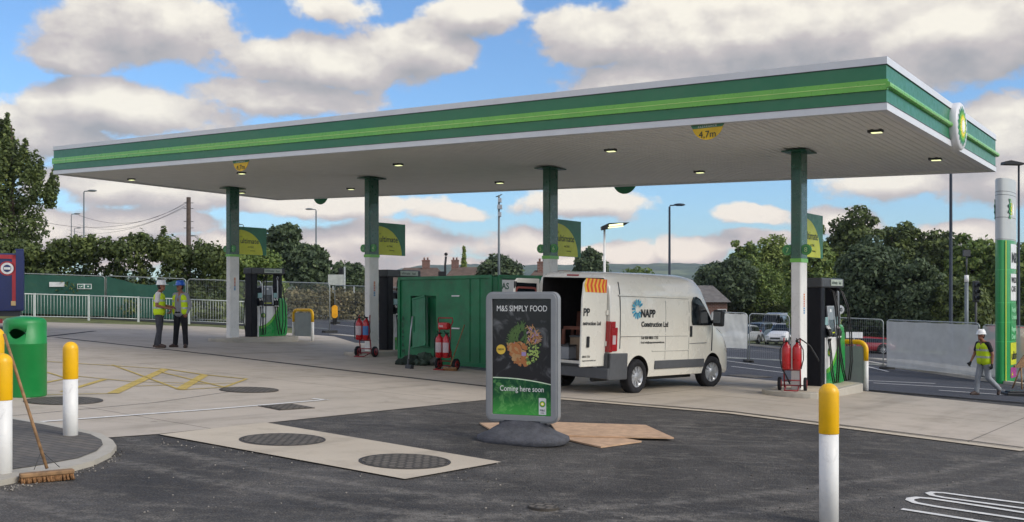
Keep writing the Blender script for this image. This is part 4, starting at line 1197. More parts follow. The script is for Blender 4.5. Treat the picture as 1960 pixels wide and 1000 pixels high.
def sidey(z, zt=2.53, zb=.34, w_=1.03):
    a = (z - zb) / (zt - zb)
    for (a0, f0), (a1, f1) in zip(FR, FR[1:]):
        if a <= a1: return w_ * (f0 + (f1 - f0) * (a - a0) / (a1 - a0))
    return w_ * .7
def sidepoly(name, pts, m, off, side=-1, par=van, zt=2.53):
    mb = MB(); vs = []
    for o_ in (off, off - .02):
        for x, z in pts: vs.append((x, side * (sidey(z, zt) + o_), z))
    n = len(pts)
    mb.add(vs, [list(range(n)), list(range(n, 2 * n))[::-1]] + [(i, n + i, n + (i + 1) % n, (i + 1) % n) for i in range(n)])
    return obj(name, mb, m, par, fixn=True)
for s_ in (-1, 1):
    sidepoly('cab_window', [(3.42, 1.50), (3.40, 1.72), (3.42, 1.95), (3.50, 2.06), (3.62, 2.08), (3.78, 2.03), (3.98, 1.86), (4.22, 1.62), (4.32, 1.50), (4.30, 1.44), (3.46, 1.44)], M_glass, .022, s_)
# seams and swage lines on the side
for s_ in (-1, 1):
    for n__, x_, z0, z1, wd_ in (('door_seam', 3.30, .48, 2.16, .012), ('door_seam', 4.36, .85, 1.45, .012), ('panel_seam', 2.02, .48, 2.42, .012), ('panel_seam', .30, .95, 2.30, .010)):
        zz = [z0 + (z1 - z0) * k / 8 for k in range(9)]
        sidepoly(n__, [(x_, z) for z in zz] + [(x_ + wd_, z) for z in zz[::-1]], M_dgrey if n__ == 'door_seam' else M_vplas, .0015, s_)
    for z_, a_, b_ in ((1.20, .30, 3.25), (2.02, .25, 3.30), (.88, 1.50, 3.30)):
        sidepoly('swage_line', [(a_, z_), (b_, z_), (b_, z_ + .020), (a_, z_ + .020)], M_vpaint, .012, s_)
        sidepoly('swage_shade_line', [(a_, z_ - .008), (b_, z_ - .008), (b_, z_), (a_, z_)], M_vplas, .0015, s_)  # thin dark strip below each swage, painted-on shade to bring out the pressing
    sidepoly('door_handle', [(3.34, 1.18), (3.42, 1.18), (3.43, 1.42), (3.35, 1.42)], M_black, .02, s_)
    mb = MB(); mb.bb(4.24, 4.40, s_ * 1.20 - .12, s_ * 1.20 + .12, 1.42, 1.80); mb.bb(4.28, 4.36, s_ * 1.05 - .06, s_ * 1.05 + .06, 1.48, 1.56)
    mr_ = obj('door_mirror', mb, M_black, van, bevel=.04)
    mb = MB(); mb.bb(4.232, 4.24, s_ * 1.20 - .09, s_ * 1.20 + .09, 1.50, 1.76); obj('mirror_glass', mb, mat('mirror glass', '#c8d0d4', .03, 1., var=0), mr_)
    sidepoly('trim_stripe', [(3.34, 1.02), (4.1, 1.03), (4.1, 1.045), (3.34, 1.035)], M_vplas, .002, s_)
mb = MB(); mb.bb(4.05, 5.30, -.84, .84, .30, .42); mb.bb(1.6, 4.0, -.7, .7, .24, .36); mb.cyl((.1, -.5, .30), (2.2, -.5, .30), .05); obj('underbody', mb, M_black, van)
mb = MB(); mb.add([(3.80, -.70, 2.43), (3.80, .70, 2.43), (4.62, .80, 1.56), (4.62, -.80, 1.56)], [(0, 1, 2, 3)]); obj('windscreen', mb, M_glass, van)
# rear door frame, doors
Mt = mat('van text black', '#15171a', .5)
M_teal = mat('logo teal', '#1a83a8', .4); M_teal2 = mat('logo light teal', '#3fa9c4', .4)
def side_text(s, x, z, size, name='lettering', bold=.0):
    a = (sidey(z + .1) - sidey(z - .1)) / .2
    M = Matrix.Translation((x, -(sidey(z) + .0045), z)) @ Matrix.Rotation(math.atan(-a) * -1 if False else 0, 4, 'X') @ XZ()
    return text(s, size, M, Mt, van, name, bold=bold)
side_text('NAPP', 1.04, 1.60, .225, bold=.008); side_text('Construction Ltd', 1.07, 1.40, .150, bold=.005)
side_text('Tel: 020 8850 7755', 1.06, 1.14, .085, bold=.002); side_text('Email: info@nappconstructionltd.com', 1.06, 1.05, .060, bold=.001)
mb = MB()
for k_ in range(13):
    a = R(35 + k_ * 24)
    Mp = Matrix.Translation((.92, -(sidey(1.74) + .006), 1.76)) @ XZ() @ Matrix.Diagonal((.78, .78, 1, 1)) @ Matrix.Rotation(a, 4, 'Z')
    mb.prism([(.10, -.012), (.24, -.030), (.275, .0), (.24, .030), (.10, .012)], 0, .004, k_ % 2, Mp)
obj('petal_logo', mb, [M_teal, M_teal2], van)
def rear_door(s_):
    """door hinged at y = s_*.97, standing open at a right angle, its outer face turned to +/-Y"""
    d = bpy.data.objects.new('d', None)
    yb = s_ * .855
    sg = s_
    mb = MB()
    prof = [(-.84, .60), (-.845, 1.9), (-.81, 2.24), (-.74, 2.31), (-.02, 2.32), (-.02, .60)]
    mb.prism([(x, z) for x, z in prof], 0, .045, 0, Matrix(((1, 0, 0, 0), (0, 0, sg, yb), (0, 1, 0, 0), (0, 0, 0, 1))))
    o = obj('rear_door', mb, M_vpaint, van, bevel=.015, fixn=True)
    fo = yb + sg * .045        # outer face
    fi = yb                     # inner face
    mb = MB()
    for face, e_ in ((fo, sg * .004), (fi, -sg * .004)) if s_ > 0 else ((fi, -sg * .004),):
        y0_, y1_ = sorted((face - e_ * .2, face + e_))
        mb.bb(-.80, -.12, y0_, y1_, 1.72, 2.22)
    wd_ = obj('door_window', mb, M_glass, o)
    if s_ < 0:
        mb = MB()
        for k_ in range(6):
            x0 = -.82 + k_ * .128
            for z_a, z_b, dx in ((2.20, 2.335, .05), (2.065, 2.20, -.05)):
                a_ = x0 + (.07 if dx < 0 else 0); 
                P_ = [(x0 + (0 if dx > 0 else 0.0), z_a), (x0 + .135, z_a), (x0 + .135 + dx, z_b), (x0 + dx, z_b)] if dx > 0 else [(x0 - dx, z_a), (x0 + .135 - dx, z_a), (x0 + .135, z_b), (x0, z_b)]
                P_ = [(min(-.06, x_), z_) for x_, z_ in P_]
                for half, mi in ((0, 0), (1, 1)):
                    xa = [p_[0] for p_ in P_]; mid0 = (P_[0][0] + P_[1][0]) / 2; mid1 = (P_[2][0] + P_[3][0]) / 2
                    Q_ = [P_[0], (mid0, z_a), (mid1, z_b), P_[3]] if half == 0 else [(mid0, z_a), P_[1], P_[2], (mid1, z_b)]
                    mb.add([(x_, fo - .005, z_) for x_, z_ in Q_], [(0, 1, 2, 3)], mi)
        obj('chevrons', mb, [M_chevy, M_chev], o)
        T_ = XZ(fo - .005)
        text('PP', .21, T_ @ Matrix.Translation((-.82, 1.60, 0)), Mt, o, bold=.006); text('nstruction Ltd', .105, T_ @ Matrix.Translation((-.82, 1.42, 0)), Mt, o, bold=.003)
        text('8850 7755', .06, T_ @ Matrix.Translation((-.80, .78, 0)), Mt, o); text('nappconstructionltd.com', .045, T_ @ Matrix.Translation((-.80, .71, 0)), Mt, o)
        mb = MB(); mb.bb(-.68, -.60, fo - .03, fo - .001, .98, 1.20); obj('door_handle', mb, M_black, o, bevel=.02)
        for z_ in (1.62, 1.0):
            mb = MB(); mb.bb(-.06, .04, yb - .075, yb - .045, z_, z_ + .10); obj('hinge', mb, M_vpaint, o, bevel=.006)
    else:
        mb = MB(); ring_o = rrect(-.80, -.12, 1.76, 2.14, .08); ring_i = rrect(-.76, -.16, 1.80, 2.10, .06)
        q_ = MB(); ring(q_, ring_o, ring_i, fi - .012, fi - .004)
        obj('window_trim', q_, mat('brown red trim', '#7d4038', .6), o, fixn=True)
        mb = MB(); mb.bb(-.86, -.84, fi - .02, fi, 2.10, 2.24); mb.bb(-.81, -.79, fi - .02, fi, 2.14, 2.24); obj('latch', mb, M_black, o)
rear_door(-1); rear_door(1)
def shorten(o):
    for ch in o.children:
        for v in ch.data.vertices:
            if v.co.x > 2.7: v.co.x -= .30 * min(1, (v.co.x - 2.7) / .55)
        shorten(ch)
shorten(van)
# things inside the van
M_brn = mat('reddish brown board', '#6b4032', .8, var=.25, grime=.2)
tw = thing('tool_rack', 'brown wooden shelf rack loaded with tools inside the open van', 'rack', vpos(1.3, 0, .665), hd_)
mb = MB()
mb.bb(0, 1.2, .45, .80, 0, .03); mb.bb(0, 1.2, .45, .80, .55, .58); mb.bb(0, 1.2, .45, .80, .88, .91)
for x in (0, 1.17): mb.bb(x, x + .03, .45, .80, .03, .9)
obj('shelves', mb, M_brn, tw)
rnd = random.Random(8)
for k_ in range(9):
    mb = MB(); x = rnd.uniform(0, .9); z = rnd.choice((.58, .91)); mb.bb(x, x + rnd.uniform(.1, .3), .48, .48 + rnd.uniform(.1, .25), z, z + rnd.uniform(.06, .2)); obj('tool_case', mb, [M_dgrey, M_silver, M_brn][k_ % 3], tw, bevel=.01)
ts = thing('saw_horse', 'brown wooden trestle standing inside the open van by the right door', 'trestle', vpos(.45, .05, .665), hd_ + R(90))
mb = MB(); mb.bb(-.45, .45, -.06, .06, .56, .62); obj('beam', mb, M_brn, ts)
for sx_ in (-1, 1):
    for sy_ in (-1, 1):
        mb = MB(); mb.prism([(sx_ * .36, .57), (sx_ * .42, .57), (sx_ * .48, 0), (sx_ * .38, 0)], 0, .03, 0, Matrix.Translation((0, sy_ * .14, 0)) @ XZ()); obj('leg', mb, M_brn, ts)
mb = MB(); mb.bb(-.36, .36, -.15, -.13, .30, .40); obj('rail', mb, M_brn, ts)

for k_, (fx, ry_, cz_, sz_, cc_, lb_) in enumerate(((.30, -.25, 0, (.40, .30, .24), '#8d9196', 'grey tool box on the open van floor at the left'), (.62, -.10, 0, (.5, .34, .42), '#7c6a55', 'brown cardboard box deeper inside the open van'), (.34, .42, 0, (.26, .26, .34), '#c9c6bd', 'white plastic tub on the open van floor'))):
    pb_ = vpos(fx, ry_, .665)
    t = thing('storage_box', lb_, 'box', pb_, hd_ + .2 * k_)
    mb = MB(); mb.bb(-sz_[0] / 2, sz_[0] / 2, -sz_[1] / 2, sz_[1] / 2, 0, sz_[2]); obj('body', mb, mat('box ' + cc_, cc_, .7, grime=.2), t, bevel=.015)
    mb = MB(); mb.bb(-sz_[0] / 2 - .01, sz_[0] / 2 + .01, -sz_[1] / 2 - .01, sz_[1] / 2 + .01, sz_[2], sz_[2] + .03); mb.bb(-.06, .06, -.01, .01, sz_[2] + .03, sz_[2] + .06); obj('lid', mb, M_dgrey, t, bevel=.006)

# --- other vehicles
def car(name, label, p, rz, L=4.2, H=1.5, W=1.75, col='#cfd0d0', kind='hatch', group='cars parked beyond the forecourt', detail=True):
    t = thing(name, label, 'van' if kind == 'van' else 'car', p, rz, group)
    pm_ = mat('car paint ' + col, col, .3, coat=.5, var=.03)
    a = MB(); b = MB()
    w_ = W / 2
    fr = [(0, .93), (.12, .99), (.30, 1.), (.52, .985), (.60, .95), (.90, .78), (.97, .70), (1, .55)]
    if kind == 'van':
        st = [(0, .30, H * .93, w_ * .96), (.08, .28, H * .98, w_), (L * .60, .28, H, w_), (L * .70, .28, H * .96, w_), (L * .86, .28, H * .60, w_), (L * .97, .28, H * .46, w_ * .92), (L, .32, H * .36, w_ * .78)]
        cab = (1, 3)
    elif kind == 'estate':
        st = [(0, .30, H * .62, w_ * .9), (.10, .24, H * .90, w_ * .97), (.35, .22, H * .98, w_), (L * .45, .20, H, w_), (L * .58, .20, H * .97, w_), (L * .73, .20, H * .66, w_), (L * .92, .22, H * .56, w_ * .95), (L * .98, .26, H * .42, w_ * .86), (L, .3, H * .36, w_ * .7)]
        cab = (1, 4)
    else:
        st = [(0, .32, H * .60, w_ * .88), (.10, .26, H * .70, w_ * .95), (.42, .24, H * .93, w_), (L * .42, .22, H, w_), (L * .54, .22, H * .98, w_), (L * .72, .22, H * .67, w_), (L * .92, .24, H * .58, w_ * .95), (L * .985, .28, H * .45, w_ * .86), (L, .34, H * .36, w_ * .7)]
        cab = (1, 4)
    # side glass: the band between belt and roof in the cabin stations; windscreen: the sloping roof faces
    ws = [i for i in range(len(st) - 1) if st[i][2] - st[i + 1][2] > H * .2]
    loft(st, fr, (a, b), True, lambda i, j: (cab[0] <= i <= cab[1] and j == 4 and kind != 'van') or (i in ws and j >= 4 and i > 1))
    # windscreen centre faces (top row between the two halves)
    n = len(fr); m = 2 * n
    for k_, f in enumerate(list(a.f)):
        pass
    obj('body', prune(a), pm_, t, fixn=True)
    if b.f: obj('windows', prune(b), M_glass, t, fixn=True)
    i = ws[-1]
    x0, x1 = st[i][0], st[i + 1][0]; z0, z1 = st[i][2], st[i + 1][2]
    mb = MB(); mb.add([(x0 + .05, -w_ * .5, z0 - .005), (x0 + .05, w_ * .5, z0 - .005), (x1, w_ * .6, z1 + .02), (x1, -w_ * .6, z1 + .02)], [(0, 1, 2, 3)]); obj('windscreen', mb, M_glass, t)
    if kind == 'van':
        for s_ in (-1, 1):
            mb = MB(); mb.add([(L * .60, s_ * (w_ + .003), H * .62), (L * .78, s_ * (w_ + .003), H * .62), (L * .73, s_ * (w_ * .9 + .003), H * .84), (L * .62, s_ * (w_ * .9 + .003), H * .84)], [(0, 1, 2, 3)]); obj('cab_window', mb, M_glass, t)
    r = .31 if kind != 'van' else .33
    for x in (L * .19, L * .81):
        for s_ in (-1, 1):
            mb = MB(); mb.lathe([(r * 1.2, -.01), (r * 1.2, .012), (.001, .012)], 24, 0, Matrix.Translation((x, s_ * w_, r)) @ Matrix.Rotation(-s_ * PI / 2, 4, 'X')); obj('wheel_arch', mb, M_black, t)
            wheel_part(t, (x, s_ * (w_ - .06), r), r, .2)
    mb = MB(); mb.bb(L - .02, L + .03, -w_ * .70, w_ * .70, .30, .42); obj('front_bumper', mb, M_black, t, bevel=.02)
    mb = MB(); mb.bb(L - .06, L + .015, -w_ * .42, w_ * .42, .50, .62); obj('grille', mb, M_black, t, bevel=.02)
    for s_ in (-1, 1):
        mb = MB(); mb.box((L - .10, s_ * w_ * .68, .68 * H / 1.5), (.16, w_ * .32, .12)); obj('headlight', mb, mat('headlight glass', '#d9dde0', .1, coat=.6), t, bevel=.03)
        mb = MB(); mb.box((.06, s_ * w_ * .80, .62 * H), (.10, w_ * .22, .16)); obj('tail_light', mb, M_tail, t, bevel=.02)
    mb = MB(); mb.bb(L + .03, L + .035, -.26, .26, .38, .48); obj('number_plate', mb, M_pwhite, t)
    return t

def face(p, px_dir):   # heading angle helper: direction given as photo-like vector (right, away)
    return math.atan2(px_dir[1], px_dir[0])
car('parked_car', 'white crossover car facing the forecourt beside the rightmost canopy column', AT(1512, 76), R(240), 4.15, 1.58, 1.75, '#d6d7d6')
car('parked_car', 'grey blue estate car between the white sheet and the white crossover', AT(1466, 82), R(238), 4.5, 1.50, 1.75, '#66727e', 'estate')
car('parked_car', 'silver car showing under the white sheet right of the van', AT(1438, 75), R(236), 4.3, 1.42, 1.75, '#a6a9aa')
car('parked_van', 'small white van parked farther back above the grey blue estate', AT(1498, 95), R(238), 4.6, 2.25, 1.85, '#d3d4d4', 'van')
car('parked_car', 'dark red car seen past the leftmost crash hoop across the road', AT(655, 88), R(180 + 4), 4.2, 1.45, 1.7, '#8a1c24')
car('parked_car', 'dark red car behind the bare fence right of the rightmost crash hoop', AT(1708, 62), R(180 - 4), 4.2, 1.1, 1.7, '#84202a')
car('red_van', 'bright red van at the right photo edge behind the price totem', AT(1990, 62), R(180), 5.0, 2.0, 1.9, '#b51d26', 'van')

# blue lorry body at the left edge
p = G(2, 632)
t = thing('blue_lorry', 'blue lorry with red stripe and round emblem cut by the left photo edge', 'lorry', p, R(25))
M_blue = mat('dark blue lorry paint', '#12205c', .4, coat=.2, var=.1, grime=.08)
D0 = p.y; s0 = F / D0
zt_ = (p.z * 0 + (ztop(478, D0) - p.z)); xr = (40 - 2) / s0
mb = MB(); mb.bb(-6.0, xr, 0, 2.4, .62, zt_ - .12); obj('body', mb, M_blue, t, bevel=.02)
mb = MB(); mb.bb(xr - .22, xr + .02, -.03, .12, .66, zt_); mb.bb(xr - .24, xr + .02, -.035, .12, zt_ - .02, zt_ + .03); obj('corner_post', mb, M_blue, t, bevel=.01)
mb = MB(); mb.bb(-6.0, xr - .20, -.02, 0, zt_ - .30, zt_ - .17); mb.bb(xr - .33, xr - .20, -.02, 0, .95, zt_ - .17); obj('red_stripe', mb, mat('faded red stripe', '#a83038', .5), t)
mb = MB(); mb.cyl((.18, 0, zt_ - .62), (.18, -.02, zt_ - .62), .24, None, 32, 0, None, False); mb.cyl((.18, -.021, zt_ - .62), (.18, -.026, zt_ - .62), .19, None, 32, 1, None, False); mb.cyl((.18, -.027, zt_ - .62), (.18, -.031, zt_ - .62), .12, None, 32, 2, None, False)
mb.bb(.08, .28, -.036, -.030, zt_ - .66, zt_ - .58, 1)
obj('emblem', mb, [MATS['faded red stripe'], M_pwhite, M_blue], t)
mb = MB(); mb.bb(xr - .36, xr - .22, -.05, 0, .80, .95); obj('marker_lamp', mb, mat('amber cream lens', '#d0b27c', .4), t, bevel=.01)
mb = MB(); mb.bb(-6, xr - .1, .1, 2.3, .45, .62); mb.bb(-1.3, -.1, -.04, .02, .42, .60); obj('chassis', mb, M_dgrey, t)
mb = MB(); mb.bb(-.9, .05, -.08, -.03, .22, .36); obj('rear_reflector', mb, MATS['faded red stripe'], t)
for x in (-1.2, -4.8): wheel_part(t, (x, .2, .42), .42, .25)

# ------------------------------------------------------------------ fences
M_galv = mat('galvanised steel', '#9fa5a3', .45, .3, var=.08)
M_rail = mat('pale grey railing paint', '#c3c9c4', .45, var=.06, grime=.08)
def alpha_cloth(name, c, a, folds=.6):
    m = mat(name, c, .8, var=.07, vs=2.5, bump=folds, bs=4, alpha=a); return m
M_gmesh = alpha_cloth('green debris netting', '#2b5a4c', .88); M_wsheet = alpha_cloth('white translucent sheeting', '#cfd1ce', .80)

def railing(pts, h=1.05, n_label=None):
    """pedestrian guard rail: each panel between posts is a thing"""
    for k_, (a, b) in enumerate(zip(pts, pts[1:])):
        a = Vector((a.x, a.y, hgt(a.x, a.y))); b = Vector((b.x, b.y, hgt(b.x, b.y)))
        t = thing('guard_railing', n_label[k_], 'railing', a, 0, 'pale guard rail panels along the forecourt edge')
        d = b - a; mb = MB()
        mb.tube([(0, 0, h), (d.x, d.y, d.z + h)], .024, 6); mb.tube([(0, 0, .12), (d.x, d.y, d.z + .12)], .018, 6)
        obj('rails', mb, M_rail, t)
        mb = MB(); n = int(d.length / .125)
        for i in range(1, n):
            q_ = d * (i / n); mb.tube([(q_.x, q_.y, q_.z + .12), (q_.x, q_.y, q_.z + h)], .0095, 4)
        obj('balusters', mb, M_rail, t)
        for q_ in (Vector(), d) if k_ == len(pts) - 2 else (Vector(),):
            mb = MB(); mb.box((q_.x, q_.y, q_.z + h / 2 + .0), (.075, .075, h + .08)); obj('post', mb, M_rail, t)
rp = [G(x, y) for x, y in ((-110, 606.5), (66, 611.5), (170, 613), (265, 616), (362, 620), (470, 625))]
railing(rp, 1.08, ['pale guard rail panel behind the blue lorry', 'pale guard rail panel next to the blue lorry, under the plain white notice', 'pale guard rail panel under the framed notice', 'pale guard rail panel just left of the two workers', 'pale guard rail panel between the workers and the leftmost column'])
def heras(a, b, h=2.0, label='', wires=True, sheet=None, zb=.08, sag=0., group='temporary mesh fence panels', sheet_z=(.12, .0), notices=()):
    a = Vector((a[0], a[1], hgt(a[0], a[1]))); b = Vector((b[0], b[1], hgt(b[0], b[1])))
    d = b - a; L = math.hypot(d.x, d.y); rz = math.atan2(d.y, d.x); sl_ = d.z / L
    t = thing('mesh_fence_panel', label, 'fence panel', a, rz, group)
    sh = lambda x, z: (x, 0, z + sl_ * x)
    r = .021; c = .14; mb = MB()
    pts = [sh(.03, 0.0)] + [sh(.03, h - c)] + [sh(.03 + c - c * math.cos(q_), h - c + c * math.sin(q_)) for q_ in (.4, .8, 1.2, PI / 2)]
    pts += [sh(L - .03 - c + c * math.sin(q_), h - c + c * math.cos(q_)) for q_ in (0, .4, .8, 1.2)] + [sh(L - .03, h - c), sh(L - .03, 0)]
    mb.tube(pts, r, 6); mb.tube([sh(.03, zb + .06), sh(L - .03, zb + .06)], .016, 5)
    obj('frame', mb, M_galv, t)
    if wires:
        mb = MB(); n = int(L / .08)
        for i in range(1, n): x = .03 + (L - .06) * i / n; mb.tube([sh(x, zb + .06), sh(x, h - .01)], .0028, 3, caps=False)
        for k_ in range(8): z = zb + .1 + (h - zb - .15) * k_ / 7; mb.tube([sh(.03, z), sh(L - .03, z)], .0028, 3, caps=False)
        obj('wire_mesh', mb, M_galv, t)
    for x in (.03, L - .03):
        mb = MB(); mb.bb(x - .12, x + .12, -.32, .32, sl_ * x - .04, sl_ * x + .10)
        obj('foot', mb, mat('dark rubber feet', '#2d2d2c', .9), t, bevel=.03)
    if sheet:
        nx, nz = 40, 8; vs = []
        rnd = random.Random(int(a.x * 10))
        ph = rnd.uniform(0, 6)
        for j in range(nz + 1):
            for i in range(nx + 1):
                u_ = i / nx; x = .05 + (L - .1) * u_
                top = h - .03 - sheet_z[1] - sag * math.sin(PI * u_) ** 1.5 - .02 * abs(math.sin(u_ * 14))
                z = sheet_z[0] + (top - sheet_z[0]) * j / nz
                vs.append((x, -.035 - .008 * math.sin(u_ * 11 + ph + j * 1.1) - .003 * math.sin(u_ * 37 + j), z + sl_ * x))
        mb = MB(); mb.add(vs, [(j * (nx + 1) + i, j * (nx + 1) + i + 1, (j + 1) * (nx + 1) + i + 1, (j + 1) * (nx + 1) + i) for j in range(nz) for i in range(nx)], 0, True)
        o = obj('sheeting', mb, sheet, t)
        for x0, x1, z0, z1, kind_ in notices:
            mb = MB(); mb.bb(x0, x1, -.085, -.075, z0 + sl_ * x0, z1 + sl_ * x0)
            if kind_ == 'plain': obj('notice', mb, M_pwhite, o)
            else:
                s2 = obj('notice', mb, M_pwhite, o); mb = MB(); zz0, zz1 = z0 + sl_ * x0, z1 + sl_ * x0
                mb.bb(x0 + .03, x0 + .30, -.09, -.086, zz0 + .03, zz1 - .03); mb.bb(x0 + .36, x1 - .03, -.09, -.086, zz0 + .03, zz1 - .03); mb_ = obj('printed_block', mb, M_gmesh if False else mat('notice green', '#2d6654', .6), s2)
                mb = MB(); mb.tube([(x0 + .09, -.093, zz0 + .13), (x0 + .15, -.093, zz0 + .08), (x0 + .25, -.093, zz1 - .10)], .018, 5); mb.bb(x0 + .55, x1 - .2, -.093, -.090, (zz0 + zz1) / 2 - .03, (zz0 + zz1) / 2 + .03); obj('tick_mark', mb, M_pwhite, mb_)
    return t
hf = [AT(x, 45.0 + .0 * i) for i, x in enumerate((-150, 22, 202, 358, 415))]
DH = 46.6
def hat(px, D=DH): return AT(px, D)
heras(hat(-140), hat(24), 1.98, 'green netted fence panel behind the blue lorry', False, M_gmesh)
heras(hat(24), hat(202), 1.98, 'green netted fence panel with a plain white notice and a framed notice', False, M_gmesh, notices=((1.75, 2.45, 1.40, 1.62, 'plain'), (3.05, 3.72, 1.34, 1.58, 'tick')))
heras(hat(203), hat(357), 2.0, 'green netted fence panel with sagging net, left of the two workers', False, M_gmesh, sag=.30)
heras(hat(358), hat(440), 2.0, 'bare mesh fence panel behind the two workers', True)
heras(hat(441), AT(500, 44), 2.0, 'bare mesh fence panel behind the leftmost column', True)
heras(AT(501, 44), AT(632, 40.5), 2.0, 'bare mesh fence panel behind the leftmost pump and crash hoop', True)
heras(AT(640, 52), AT(765, 50), 2.0, 'bare mesh fence panel beside the second column', True)
heras(AT(1360, 41), AT(1432, 41), 2.0, 'fence panel with white sheet just right of the van', True, M_wsheet, sheet_z=(.55, .0))
heras(AT(1433, 41), AT(1512, 41), 2.0, 'bare mesh fence panel in front of the parked cars', True)
heras(AT(1560, 42), AT(1692, 41), 2.0, 'bare mesh fence panel behind the rightmost pump', True)
heras(AT(1697, 40.5), AT(1876, 36), 2.0, 'white sheeted fence panel left of the walking worker', True, M_wsheet, sheet_z=(.10, .02))
heras(AT(1880, 36), AT(2010, 34), 1.95, 'white sheeted fence panel behind the price totem', True, M_wsheet, sheet_z=(.1, .0))

# ------------------------------------------------------------------ street furniture
M_post = mat('grey lamp post', '#6b7375', .5, .2, var=.08)
M_bpost = mat('dark blue lamp post', '#27313c', .5, .2, var=.08)
def lamp(px, D, pyt, label, side=1, style='arm', m=None, r=.07, lit=False):
    p = AT(px, D); zt = ztop(pyt, D) - p.z
    t = thing('street_lamp', label, 'street lamp', p, 0, 'street lamps')
    m = m or M_post
    mb = MB(); mb.tube([(0, 0, -.1), (0, 0, 1.4), (0, 0, 1.42), (0, 0, zt - .1)], [r * 1.4, r * 1.4, r, r * .7], 8); 
    if style == 'arm': mb.tube([(0, 0, zt - .15), (side * .05, 0, zt - .02), (side * .45, 0, zt)], .04, 6)
    obj('pole', mb, m, t)
    mb = MB()
    if style == 'flood':
        Mf = Matrix.Translation((side * .35, -.1, zt)) @ Matrix.Rotation(-side * .12, 4, 'Y')
        mb.prism([(-.5, -.12), (.45, -.03), (.62, .05), (-.2, .12), (-.5, .02)], -.22, .22, 0, Mf @ XZ())
    else:
        mb.lathe([(.001, -.09), (.10, -.08), (.17, -.02), (.15, .05), (.07, .09), (.001, .10)], 14, 0, Matrix.Translation((side * .62, 0, zt + .02)) @ Matrix.Diagonal((2.2, 1, .9, 1)))
    hd = obj('lamp_head', mb, M_black if style == 'flood' else m, t)
    if lit:
        mb = MB(); Mf = Matrix.Translation((side * .35, -.1, zt)) @ Matrix.Rotation(-side * .12, 4, 'Y'); mb.bb(-.25, .35, -.34, -.30 + .15, -.09, -.05, 0, Mf); mb.bb(-.2, .36, -.24, -.222, -.02, .05, 0, Mf); obj('lamp_lens', mb, M_lamp, hd)
    return t
lamp(160.5, 75, 366, 'tall street lamp above the hedge, left of the telephone pole')
lamp(136.5, 110, 410, 'shorter distant street lamp beside the big dark tree')
lamp(142.5, 150, 437, 'lowest distant street lamp between tree and hedge', r=.09)
lamp(379, 120, 452, 'small distant street lamp just right of the telephone pole', side=-1)
lamp(466, 100, 430, 'street lamp whose head shows above the leftmost flag sign', side=-1)
lamp(605, 90, 401, 'tall street lamp between the first and second columns', side=-1, r=.09)
lamp(1157, 40, 433, 'white post with lit floodlight rising behind the van roof', style='flood', lit=True, m=M_whp, r=.06)
lamp(1281.5, 62, 393, 'tall dark street lamp right of the van', r=.09, m=M_bpost)
lamp(1820, 52, 245, 'thick dark blue lamp post rising behind the canopy end', r=.10, m=M_bpost)
lamp(1950, 50, 314, 'dark lamp post behind the price totem', side=-1, r=.07, m=M_bpost, style='flood')
# mast with cameras
p = AT(955, 60); zt = ztop(374, 60) - p.z
t = thing('camera_mast', 'tall slim mast with boxes near its top behind the green container', 'mast', p)
mb = MB(); mb.tube([(0, 0, 0), (0, 0, zt)], [.09, .06], 8); obj('pole', mb, M_post, t)
for z, w_ in ((zt - .3, .22), (zt - .7, .3), (zt - 1.15, .2)):
    mb = MB(); mb.bb(-w_ / 2 + .05, w_ / 2 + .05, -.12, .12, z - .14, z + .12); obj('equipment_box', mb, M_silver, t, bevel=.02)
mb = MB(); mb.tube([(-.18, 0, zt - .1), (.05, 0, zt - .02), (.18, 0, zt + .06)], .03, 6); obj('bracket', mb, M_dgrey, t)
# telephone pole and wires
p = AT(361, 62); zt = ztop(378, 62) - p.z
t = thing('telephone_pole', 'wooden telephone pole with step irons above the hedge', 'pole', p)
mb = MB(); mb.tube([(0, 0, 0), (0, 0, zt)], [.17, .13], 10); obj('pole', mb, mat('creosoted wood', '#4a3f37', .85, var=.25, vs=6), t)
for z in (zt - .35, zt - .7, zt - 1.5, zt - 1.9, zt - 3.3):
    mb = MB(); mb.tube([(-.3, 0, z), (.3, 0, z)], .02, 5); obj('step_iron', mb, M_dgrey, t)
for k_, (px2, py2, D2) in enumerate(((150, 412, 60), (60, 420, 50), (150, 430, 80), (128, 440, 90))):
    a = Vector((p.x, p.y, p.z + zt - .2 - k_ * .1)); x2 = (px2 - 980) / F * D2; b = Vector((x2, D2, ztop(py2, D2)))
    c = (a + b) / 2; mb = MB()
    mb.tube([tuple(a.lerp(b, i / 14) - c - Vector((0, 0, .9 * 4 * (i / 14) * (1 - i / 14)))) for i in range(15)], .011, 4)
    o = obj('overhead_wire', mb, M_black); o.location = c; tag(o, 'thin overhead wire running left from the telephone pole', 'wire', 'wires from the telephone pole')
# signs across the road, left
p = AT(645, 62)
t = thing('road_sign', 'back of a pale square road sign on two posts beside the traffic signal', 'road sign', p)
for x in (-.25, 1.05):
    mb = MB(); mb.tube([(x, 0, -.1), (x, 0, ztop(548, 62) - p.z)], .04, 6); obj('post', mb, M_galv, t)
mb = MB(); z1 = ztop(526, 62) - p.z; z0 = ztop(546, 62) - p.z; mb.bb(-.55, .42, -.03, 0, z0, z1); obj('panel', mb, mat('sign back', '#b9bdb4', .5), t)
p = AT(659.5, 64)
t = thing('traffic_signal', 'grey pole with dark signal head seen from behind, left of second column', 'traffic signal', p)
zt = ztop(511, 64) - p.z
mb = MB(); mb.tube([(0, 0, 0), (0, 0, zt)], .055, 8); obj('pole', mb, M_galv, t)
mb = MB(); mb.bb(-.36, -.08, -.1, .15, zt - 1.05, zt - .1); obj('signal_head', mb, M_black, t, bevel=.03)
p = G(641, 622); p = AT(641, p.y)
